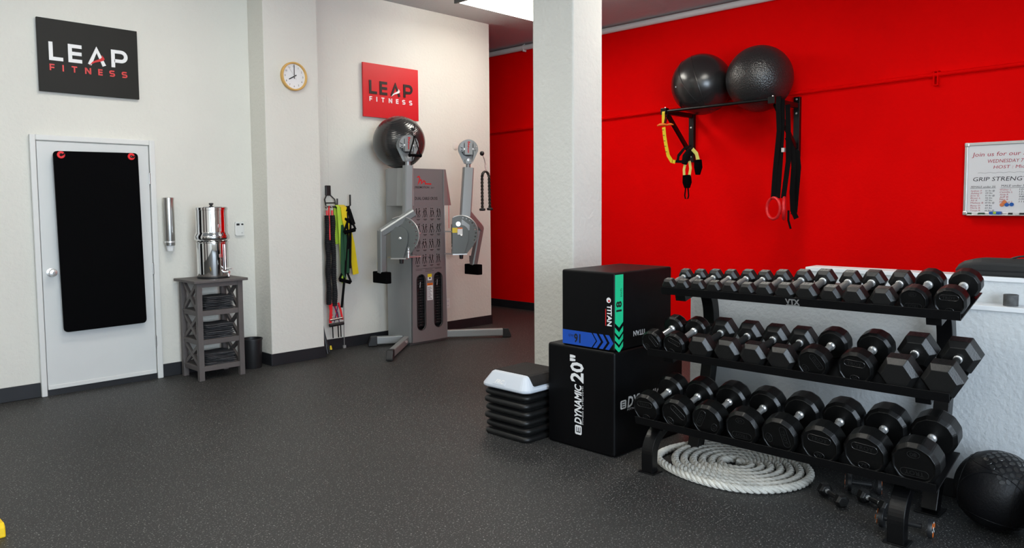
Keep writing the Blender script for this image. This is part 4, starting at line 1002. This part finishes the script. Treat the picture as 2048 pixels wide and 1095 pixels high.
ORD = ['first', 'second', 'third', 'fourth', 'fifth', 'sixth', 'seventh', 'eighth', 'ninth', 'tenth', 'eleventh', 'twelfth', 'thirteenth', 'fourteenth']
def hexring(R, x, ph=0): return [(x, R*math.cos(PI/3*k+ph), R*math.sin(PI/3*k+ph)) for k in range(6)]
def hex_db(R, L, hl, num, grip, lblmat):
    """local: x along the axis (front at -x), z up from the base; returns list of (name, MB, mat, parent index)"""
    a = R*math.cos(PI/6); parts = []; Z = Matrix.Translation((0, 0, a))
    for s in (-1, 1):
        ch = hl*.24; xo = s*L/2; xi = s*(L/2-hl)
        m = MB().loft([hexring(R*.74, xo), hexring(R, xo-s*ch), hexring(R, xi+s*ch), hexring(R*.70, xi)], mtx=Z)
        parts.append(('head', m, 'rubber', None))
        t = MB(); q = fr((s*(L/2-hl/2), 0, 2*a+.0004), (0, -1, 0), (1, 0, 0))
        ww, hh = R*.72, (hl-2*ch)*.86
        parts.append(('label_plate', MB().prism(rrect(ww, hh, .003), -.002, .0006, q), lblmat, len(parts)-1))
        text(t, num, hh*.62, q @ Matrix.Translation((0, -hh*.31, 0)), depth=.001, width=ww*.62, bold=.02)
        parts.append(('number', t, 'blackprint', len(parts)-2))
        c = MB().lathe([(R*.36, 0), (R*.36, .004), (R*.30, .008), (R*.30, .014)], 16, Z @ fr((xi-s*.0, 0, 0), (0, 1, 0), (0, 0, s*-1)))
        rc = min(R*.36, .0195)
        c2 = MB().tube([(xi+s*.001, 0, a), (xi-s*.006, 0, a), (xi-s*.008, 0, a), (xi-s*.016, 0, a)], [rc, rc, rc*.86, rc*.86], 16)
        parts.append(('collar', c2, 'chrome', None))
    hw_ = L/2-hl-.014; rr2 = min(.0175, R*.34)
    parts.append(('handle', MB().tube([(-hw_, 0, a), (-hw_*.5, 0, a), (0, 0, a), (hw_*.5, 0, a), (hw_, 0, a)], [rr2*.85, rr2, rr2*1.06, rr2, rr2*.85], 14), grip, None))
    return parts
def ring12(R, x, n=12): return [(x, R*math.cos(2*PI*(k+.5)/n), R*math.sin(2*PI*(k+.5)/n)) for k in range(n)]
def round_db(R, L, hl, num, spin):
    a = R*.9735; parts = []; Z = Matrix.Translation((0, 0, a))
    for s in (-1, 1):
        xo = s*L/2; xi = s*(L/2-hl)
        def circ(r, x): return [(x, r*q_*math.cos(2*PI*(k+.5)/12+d_), r*q_*math.sin(2*PI*(k+.5)/12+d_)) for k in range(12) for d_, q_ in ((-.085, .988), (0, .9945), (.085, .988))]
        m = MB().loft([circ(R*.80, xo-s*.004), circ(R*.84, xo), circ(R*.88, xo), circ(R, xo-s*hl*.2), circ(R, xi+s*hl*.16), circ(R*.86, xi), circ(R*.3, xi-s*.004)], mtx=Z)
        parts.append(('head', m, 'ureth', None)); hi = len(parts)-1
        if s < 0:
            q = fr((xo+.0035, 0, a), (0, -1, 0), (0, 0, 1)) @ Matrix.Rotation(spin, 4, 'Z')
            e = MB(); tw = R*.95
            e.tube([q @ Vector((x, y, .001)) for x, y in rrect(tw*1.2, R*.36, R*.17, 5)], R*.014, 5, closed=True) if False else None
            cap_ = [q @ Matrix.Translation((0, R*.36, 0)) @ Vector((x, y, .0008)) for x, y in rrect(tw*1.18, R*.36, R*.175, 5)]
            e.tube(cap_, R*.014, 5, closed=True)
            text(e, 'TROY', R*.2, q @ Matrix.Translation((0, R*.26, 0)), depth=.002, width=tw*.82, bold=.015)
            ov = [q @ Matrix.Translation((0, -R*.52, 0)) @ Vector((x, y, .0008)) for x, y in arc(0, 0, R*.25, 0, 345, 20, R*.17)]
            e.tube(ov, R*.012, 5, closed=True)
            text(e, num, R*.18, q @ Matrix.Translation((0, -R*.61, 0)), depth=.002, width=R*.28, bold=.015)
            parts.append(('embossing', e, 'emboss', hi))
        c = MB().tube([(xi+s*.002, 0, a), (xi-s*.008, 0, a), (xi-s*.009, 0, a), (xi-s*.013, 0, a), (xi-s*.015, 0, a), (xi-s*.02, 0, a)], [.0205, .0205, .018, .018, .02, .0165], 18)
        parts.append(('collar', c, 'chrome', None))
    hw_ = L/2-hl-.018
    parts.append(('handle', MB().tube([(-hw_, 0, a), (hw_, 0, a)], .0165, 14, smooth=True), 'chrome', None))
    return parts
def place_db(parts, loc, rot, label, group):
    t = thing('dumbbell', label, 'dumbbell', loc, group, world=False)
    t.rotation_euler = rot
    obs = []
    for nm3, m, mt3, par in parts:
        p = t if par is None else obs[par]
        obs.append(m.build(nm3, mt3, p, bevel=.0022 if (nm3 == 'head') else 0))
    return t
def on_shelf(i, y, parts, L, label, group, yaw=0, a0=.008):
    S = SH[i]; p = shelfpt(S, a0+L/2, y, -.0375)
    e = (Matrix.Rotation(-TH, 4, 'Y') @ Matrix.Rotation(yaw, 4, 'Z')).to_euler()
    return place_db(parts, p, e, label, group)
topY = [2.378, 2.286, 2.193, 2.098, 2.0, 1.905, 1.807, 1.697, 1.585, 1.463, 1.352, 1.224, 1.092, .945]
topR = [.0435, .0435, .045, .0455, .0475, .0465, .050, .053, .0565, .055, .0585, .0605, .0635, .068]
topN = ['5', '5', '8', '8', '10', '10', '12', '15', '15', '20', '25', '25', '30', '30']
for i, (y, R, n) in enumerate(zip(topY, topR, topN)):
    lab = 'rubber %s dumbbell on the top rack shelf, %s from the plyo boxes' % ('hex' if i < 12 else 'round-headed', ORD[i])
    if i < 12:
        L = .232+.0088*i; hl = .058+.0024*i
        on_shelf(2, y, hex_db(R, L, hl, n, 'knurl', 'labelgrey' if i not in (10, 11) else 'rubber'), L, lab, 'dumbbells on the top shelf', yaw=random.uniform(-.03, .03))
    else:
        L = .315; on_shelf(2, y, round_db(R, L, .078, n, PI if i == 12 else .0), L, lab, 'dumbbells on the top shelf')
mid = [(2.402, .067, 'r', '35', -.9), (2.258, .069, 'r', '35', -.4), (2.103, .0755, 'h', '40', 0), (1.945, .0755, 'h', '40', 0), (1.80, .074, 'h', '45', 0), (1.655, .0755, 'h', '45', 0), (1.49, .077, 'r', '50', -.95), (1.292, .082, 'r', '50', -.05), (1.113, .0875, 'h', '55', 0), (.935, .0865, 'h', '55', 0)]
for i, (y, R, k, n, sp3) in enumerate(mid):
    lab = 'rubber %s dumbbell on the middle rack shelf, %s from the plyo boxes' % ('hex' if k == 'h' else 'round-headed', ORD[i])
    if k == 'h':
        L = .345 if i < 7 else .375; on_shelf(1, y, hex_db(R, L, .096 if i < 7 else .112, n, 'blackgrip', 'rubber'), L, lab, 'dumbbells on the middle shelf', yaw=random.uniform(-.02, .02))
    else:
        L = .305 if i < 2 else .335; on_shelf(1, y, round_db(R, L, .074 if i < 2 else .092, n, sp3), L, lab, 'dumbbells on the middle shelf')
bot = [(2.366, .086, '60', 0), (2.178, .089, '60', -.75), (1.99, .0915, '65', 1.1), (1.796, .092, '65', PI), (1.602, .094, '70', -1.35), (1.405, .0955, '70', -.08), (1.204, .099, '75', -.08), (1.0, .100, '80', PI)]
for i, (y, R, n, sp3) in enumerate(bot):
    L = .345+.0045*i
    on_shelf(0, y, round_db(R, L, .098+.0022*i, n, sp3), L, 'rubber round-headed dumbbell on the bottom rack shelf, %s from the plyo boxes' % ORD[i], 'dumbbells on the bottom shelf')

# small weights lying on the floor under the rack
def floor_db(loc, yaw, R, L, label):
    p = hex_db(R, L, .05, '3', 'blackgrip', 'rubber')
    return place_db(p, loc, (0, 0, yaw), label, 'small weights on the floor under the rack')
floor_db((3.80, 1.47, 0), math.radians(-128), .036, .20, 'small black hex dumbbell lying on the floor nearest the coiled rope')
floor_db((3.86, 1.29, 0), math.radians(-118), .036, .19, 'small black hex dumbbell lying on the floor beside the spotted rollers')
def roller(loc, d, R, L, label):
    d = Vector(d).normalized(); t = thing('hand_roller', label, 'exercise roller', loc, 'spotted rollers under the rack', world=False)
    q = fr((0, 0, R), (-d.y, d.x, 0), (0, 0, 1))
    MB().lathe([(.001, -L/2), (.012, -L/2), (.012, L/2-.03), (.001, L/2-.03)], 12, q).build('shaft', 'plasticblack', t)
    for s in (-1, 1):
        MB().lathe([(.001, s*L/2-.002), (R, s*L/2-.002), (R, s*L/2+.012), (R*.93, s*L/2+.016), (.001, s*L/2+.016)], 24, q).build('end_disc', 'plasticblack', t)
        qq = q if s > 0 else q @ Matrix.Rotation(PI, 4, 'Y')
        sg = MB(); sw2 = MB()
        for k in range(3):
            a0 = k*120+15
            sg.prism(arc(.62*R*math.cos(math.radians(a0)), .62*R*math.sin(math.radians(a0)), R*.27, 0, 340, 12), L/2+.016, L/2+.017, qq)
            a1 = a0+60
            sw2.prism(arc(.6*R*math.cos(math.radians(a1)), .6*R*math.sin(math.radians(a1)), R*.12, 0, 340, 8), L/2+.016, L/2+.017, qq)
        sw2.prism(arc(0, 0, R*.2, 0, 345, 10), L/2+.016, L/2+.0168, qq)
        sg.build('orange_spots', 'orange', t); sw2.build('white_spots', 'white', t)
roller((4.02, 1.40, 0), (.35, -1, 0), .046, .14, 'round-ended roller with orange spots lying beneath the middle of the bottom shelf')
roller((3.66, 1.09, 0), (.12, -1, 0), .043, .20, 'round-ended roller with orange spots lying behind the front rack leg')

# ------------------------------------------------------------------ battle rope
br = thing('battle_rope', 'thick white cotton rope coiled flat on the floor under the rack', 'rope', (3.9, 2.05, 0))
RC = Vector((3.905, 2.04, 0)); rr0 = .0225; path = []
turns = 6.54; pitch = .049; r_in = .055
N = 900
th = 0; ds = .0125
th_max = turns*2*PI
a_ = 0.0
while a_ < th_max:
    r = r_in+pitch*a_/(2*PI)
    ang = -a_+.6
    path.append(Vector((RC.x+r*math.cos(ang)*.97, RC.y+r*math.sin(ang)*1.06, rr0)))
    a_ += ds/r
last = path[-1]
# loose outer loop toward the plyo boxes
lp = [last, Vector((3.545, 2.02, rr0)), Vector((3.555, 2.16, rr0)), Vector((3.60, 2.30, rr0)), Vector((3.68, 2.42, rr0)), Vector((3.77, 2.47, rr0)), Vector((3.88, 2.475, rr0)), Vector((4.0, 2.445, rr0)), Vector((4.12, 2.38, rr0)), Vector((4.2, 2.28, rr0))]
path2 = path+catmull(lp, 11)[1:]
# resample
res = [path2[0]]; acc = 0
for p in path2[1:]:
    while (p-res[-1]).length >= .011:
        res.append(res[-1]+(p-res[-1]).normalized()*.011)
for k in range(3):
    pts = []
    for i, p in enumerate(res):
        a = res[max(0, i-1)]; b = res[min(len(res)-1, i+1)]; d = (b-a).normalized()
        n_ = Vector((-d.y, d.x, 0)); ph = i*.011/.105*2*PI+k*2*PI/3
        pts.append(p+n_*(math.cos(ph)*.0112)+Vector((0, 0, math.sin(ph)*.0112)))
    MB().tube(pts, .0122, 7).build('strand', 'rope', br)

# ------------------------------------------------------------------ medicine balls
def med_ball(c, r, label):
    t = thing('medicine_ball', label, 'medicine ball', (c[0], c[1], 0), 'black medicine balls by the half wall')
    MB().sphere(c, r, 40, 26).build('ball_skin', 'leather', t)
    C0 = Vector(c)
    # piped panel seams
    for k in range(3):
        d = [Vector((1, 0, .2)), Vector((.2, 1, .1)), Vector((.1, -.2, 1))][k].normalized()
        x = d.orthogonal().normalized(); y = d.cross(x)
        for off in (-.62, .62):
            rr3 = math.sqrt(1-off*off)*r*1.002
            MB().tube([C0+d*(off*r)+x*(rr3*math.cos(2*PI*q/48))+y*(rr3*math.sin(2*PI*q/48)) for q in range(48)], .0022, 5, closed=True).build('seam', 'leather', t)
    g = MB(); top = Vector((-.35, -.35, .87)).normalized(); x = top.cross(Vector((0, 0, 1))).normalized(); y = x.cross(top)
    for i in range(-3, 4):
        for j in range(-3, 4):
            p = top+x*(i*.175)+y*(j*.175); p.normalize()
            u = (x-p*x.dot(p)).normalized(); v = p.cross(u)
            if (i+j) % 2: u, v = v, u
            rings = []
            q = [C0+p*(r*1.003)+u*(.0125*math.cos(2*PI*a/12))+v*(.009*math.sin(2*PI*a/12)) for a in range(12)]
            q0 = [C0+(s_-C0).normalized()*(r*.995)+(s_-C0-p*(s_-C0).dot(p))*.15 for s_ in q]
            g.loft([q0, q], smooth=False)
    go = g.build('grip_dots', 'oval', t)
    return t
med_ball((3.985, .795, .179), .179, 'black medicine ball with oval grip dots on the floor by the half wall')
med_ball((3.78, .47, .17), .17, 'black medicine ball mostly out of view beside the other one')

# ------------------------------------------------------------------ things on the half wall ledges
cs = thing('black_case', 'long black soft case with a carry handle on the upper ledge of the half wall', 'case', (XU+.065, .75, 1.122))
m = MB(); prof = []
ys = [1.105, 1.095, 1.07, 1.03, .99, .30, .25]
zs = [.035, .052, .07, .082, .088, .09, .06]
m.loft([[(XU+.0, y, 1.1225), (XU+.13, y, 1.1225), (XU+.13, y, 1.1225+h*.75), (XU+.1, y, 1.1225+h), (XU+.03, y, 1.1225+h), (XU+.0, y, 1.1225+h*.75)] for y, h in zip(ys, zs)])
m.build('case_body', 'case', cs, bevel=.012, seg=3)
MB().tube([(XU+.065, .885+.0*k, 1.205) if k < 0 else (XU+.065, .875-.055*k/4, 1.208+.016*math.sin(PI*min(1, k/8*1.0))) for k in range(0, 9)], .005, 8).build('carry_handle', 'plasticblack', cs)
MB().tube([(XU-.001, 1.09, 1.15), (XU-.001, .3, 1.152)], .003, 6).build('zip', 'plasticblack', cs)
cu_ = thing('small_cup', 'small dark grey stone cup on the lower ledge of the half wall', 'cup', (XH+.055, .84, .99))
MB().lathe([(.001, .0005), (.031, .0005), (.032, .003), (.032, .055), (.03, .056), (.026, .055), (.025, .01), (.001, .01)], 28, Matrix.Translation((XH+.055, .84, .99))).build('cup_body', 'marble', cu_)

# ------------------------------------------------------------------ yellow block at the left
yb = thing('yellow_block', 'bright yellow block end on the rubber floor', 'block', (.6, 4.07, 0))
MB().prism([(4.025, .0), (4.13, .0), (4.13, .05), (4.118, .064), (4.05, .064), (4.03, .05)], .25, .80, Matrix(((0, 0, 1, 0), (1, 0, 0, 0), (0, 1, 0, 0), (0, 0, 0, 1)))).build('block_body', 'yellowfoam', yb, bevel=.006)

# ------------------------------------------------------------------ resistance bands beside the pilaster
YB_ = 6.76
hk = thing('band_hook_rack', 'black steel hook rack for resistance bands on the wall beside the pilaster', 'hook', (4.3, 6.8, 1.55))
MB().bb((4.268, YW-.03, 1.60), (4.325, YW-.001, 1.705)).build('wall_plate', 'plasticblack', hk, bevel=.006)
MB().tube([(4.28, YW-.02, 1.61), (4.235, YW-.05, 1.56), (4.235, YW-.08, 1.47)], .007, 8).tube([(4.315, YW-.02, 1.61), (4.355, YW-.05, 1.56), (4.355, YW-.08, 1.47)], .007, 8).tube([(4.235, YW-.06, 1.525), (4.36, YW-.06, 1.525)], .007, 8).build('triangle_frame', 'plasticblack', hk)
MB().tube([(4.225, YW-.08, 1.485), (4.50, YW-.08, 1.485), (4.52, YW-.08, 1.50), (4.52, YW-.08, 1.61)], .009, 8).build('hook_bar', 'plasticblack', hk)
MB().tube([(4.365, YW-.08, 1.48), (4.365, YW-.08, 1.57)], .008, 8).build('hook_post', 'plasticblack', hk)
yb2 = YW-.09
def strapthing(name, label, cat, m, path, wd, th_, grp='resistance bands on the hook rack', sd2=(1, 0, 0)):
    zmin = min(p[2] for p in path); t = thing(name, label, cat, (path[0][0], path[0][1], zmin), grp)
    MB().rect(path, wd, th_, sd2, smooth=True).build('band', m, t); return t
def loop(x, z1, x2, z0, y=yb2, dy=.02):
    return [(x, y+dy, (z0+z1)/2), (x, y+dy, z1-.02), (x, y, z1), (x, y-dy, z1-.02), ((x+x2)/2, y-dy, (z0+z1)/2), (x2, y-dy, z0)]
strapthing('resistance_band', 'lime green flat resistance band on the hook rack', 'resistance band', 'lime', loop(4.362, 1.502, 4.40, .70, yb2, .03), .055, .006)
strapthing('resistance_band', 'bright yellow flat resistance band with loose end on the hook rack', 'resistance band', 'latexyellow', [(4.40, yb2, 1.503), (4.40, yb2-.05, 1.48), (4.405, yb2-.062, 1.36), (4.445, yb2-.062, 1.23), (4.50, yb2-.03, 1.1), (4.525, yb2-.03, .92), (4.545, yb2-.03, .78)], .07, .006)
strapthing('resistance_band', 'dark green flat resistance band on the hook rack', 'resistance band', 'latexgreen', [(4.42, yb2, 1.50), (4.42, yb2-.04, 1.47), (4.415, yb2-.056, 1.3), (4.415, yb2-.056, 1.14), (4.43, yb2-.056, .9), (4.425, yb2-.056, .8), (4.40, yb2-.056, .77), (4.375, yb2-.05, .82), (4.38, yb2-.045, 1.05), (4.40, yb2-.03, 1.3), (4.41, yb2, 1.48)], .05, .006)
def corded(x, z0, z1, label, dx=0):
    t = thing('sleeved_cord', label, 'resistance band', (x, yb2, z0), 'resistance bands on the hook rack')
    pts = []; rad = []
    n = 96
    for i in range(n+1):
        u = i/n; pts.append((x+dx*u+.004*math.sin(u*17), yb2-.02, z1+(z0-z1)*u)); rad.append(.0235+(.006 if i % 2 else 0)+.002*math.sin(u*23))
    MB().tube(pts, rad, 8, smooth=False).build('sleeve', 'cord', t)
    MB().tube([(x, yb2-.02, z1), (x, yb2-.018, z1+.05)], .011, 8).build('end_loop', 'redplastic', t)
    MB().tube([(x, yb2-.018, z1+.05), (x+.006, yb2-.012, z1+.085), (x, yb2-.0, z1+.095), (x-.006, yb2-.012, z1+.085)], .004, 6).build('clip', 'chrome', t)
    MB().rect([(x+dx, yb2-.02, z0+.01), (x+dx+.01, yb2-.02, z0-.05), (x+dx+.03, yb2-.02, z0-.12)], .018, .005, (1, 0, 0)).build('end_strap', 'redplastic', t)
corded(4.222, .49, 1.40, 'black ruched sleeved cord with red end loops nearest the pilaster')
corded(4.282, .47, 1.40, 'black ruched sleeved cord with red end loops next to the lime band', .008)
t = thing('resistance_tube', 'thin red resistance tube hanging on the hook rack', 'resistance band', (4.235, yb2, 1.15), 'resistance bands on the hook rack')
MB().tube([(4.262, yb2, 1.49), (4.245, yb2-.02, 1.47), (4.232, yb2-.04, 1.40), (4.236, yb2-.04, 1.15)], .008, 8).build('tube', 'redplastic', t)
def tube_handle(label, path, hpos, hdir, hm2='foam'):
    z = min(p[2] for p in path); t = thing('tube_with_handle', label, 'resistance band', (path[0][0], path[0][1], z), 'resistance bands on the hook rack')
    MB().tube(path, .013, 8).build('tube', 'webbing', t)
    h = Vector(hpos); d = Vector(hdir).normalized()
    MB().tube([h-d*.06, h-d*.055, h, h+d*.055, h+d*.06], [.018, .021, .019, .021, .018], 12).build('grip', hm2, t)
    apex = h+Vector((0, 0, .13))
    MB().rect([h-d*.066, apex-d*.01, apex+d*.01, h+d*.066], .006, .022, (0, 1, 0)).build('handle_strap', 'webbing', t)
    return t
tube_handle('black exercise tube with its foam handle hanging high on the hook rack', [(4.45, yb2-.03, 1.49), (4.44, yb2-.05, 1.42), (4.43, yb2-.06, 1.30), (4.44, yb2-.06, 1.05)], (4.455, yb2-.06, 1.335), (.8, -.2, -.45))
tube_handle('black exercise tube with maroon-striped foam handle hanging on the hook rack', [(4.48, yb2-.02, 1.49), (4.47, yb2-.06, 1.35), (4.46, yb2-.07, 1.15), (4.455, yb2-.06, .85)], (4.445, yb2-.085, 1.235), (.9, -.2, .22))
tube_handle('black exercise tube with its handle hanging lowest on the hook rack', [(4.44, yb2-.03, 1.48), (4.43, yb2-.05, 1.1), (4.40, yb2-.05, .8), (4.35, yb2-.05, .45)], (4.40, yb2-.05, .72), (.85, -.2, -.25))
t = thing('ankle_strap_bar', 'short black bar with red and purple cords hanging low beside the pilaster', 'handle bar', (4.3, yb2, .26), 'resistance bands on the hook rack')
MB().tube([(4.215, yb2-.03, .275), (4.375, yb2-.04, .285)], .018, 12).build('bar', 'plasticblack', t)
MB().tube([(4.22, yb2-.03, .33), (4.36, yb2-.04, .34)], .012, 10).build('upper_bar', 'steel', t)
MB().tube([(4.33, yb2-.02, .48), (4.30, yb2-.03, .40), (4.27, yb2-.03, .30)], .005, 6).tube([(4.27, yb2-.02, .48), (4.31, yb2-.035, .40), (4.33, yb2-.03, .30)], .005, 6).build('purple_cord', 'purple', t)
MB().rect([(4.245, yb2-.02, .50), (4.235, yb2-.03, .42), (4.225, yb2-.03, .30)], .03, .006, (1, 0, 0)).rect([(4.33, yb2-.02, .50), (4.35, yb2-.03, .42), (4.37, yb2-.03, .32)], .02, .006, (1, 0, 0)).build('red_strap', 'redplastic', t)
for xx in (4.25, 4.315, 4.345):
    MB().tube([(xx, yb2-.03, .27), (xx+.01, yb2-.02, .14)], .006, 6).build('hanging_cord', 'webbing', t)
t = thing('leaning_stick', 'black stick with yellow tip leaning in the corner beside the pilaster', 'stick', (4.17, 6.62, 0))
MB().tube([(4.10, 6.60, .02), (4.07, 6.65, .36)], .012, 8).tube([(4.16, 6.66, .02), (4.09, 6.70, .36)], .008, 8).build('shaft', 'plasticblack', t)
MB().tube([(4.175, 6.655, .045), (4.172, 6.657, .085)], [.014, .008], 10).build('tip', 'latexyellow', t)
t = thing('power_cord', 'thin grey cord running down the wall to the floor beside the bands', 'cord', (4.445, YW-.01, 0))
MB().tube([(4.47, YW-.02, .80), (4.46, YW-.01, .5), (4.452, YW-.018, .13), (4.45, YW-.02, .02)], .004, 6).build('cord', 'sleeve', t)
MB().bb((4.435, YW-.03, .0), (4.465, YW-.013, .03)).build('floor_clip', 'sleeve', t)
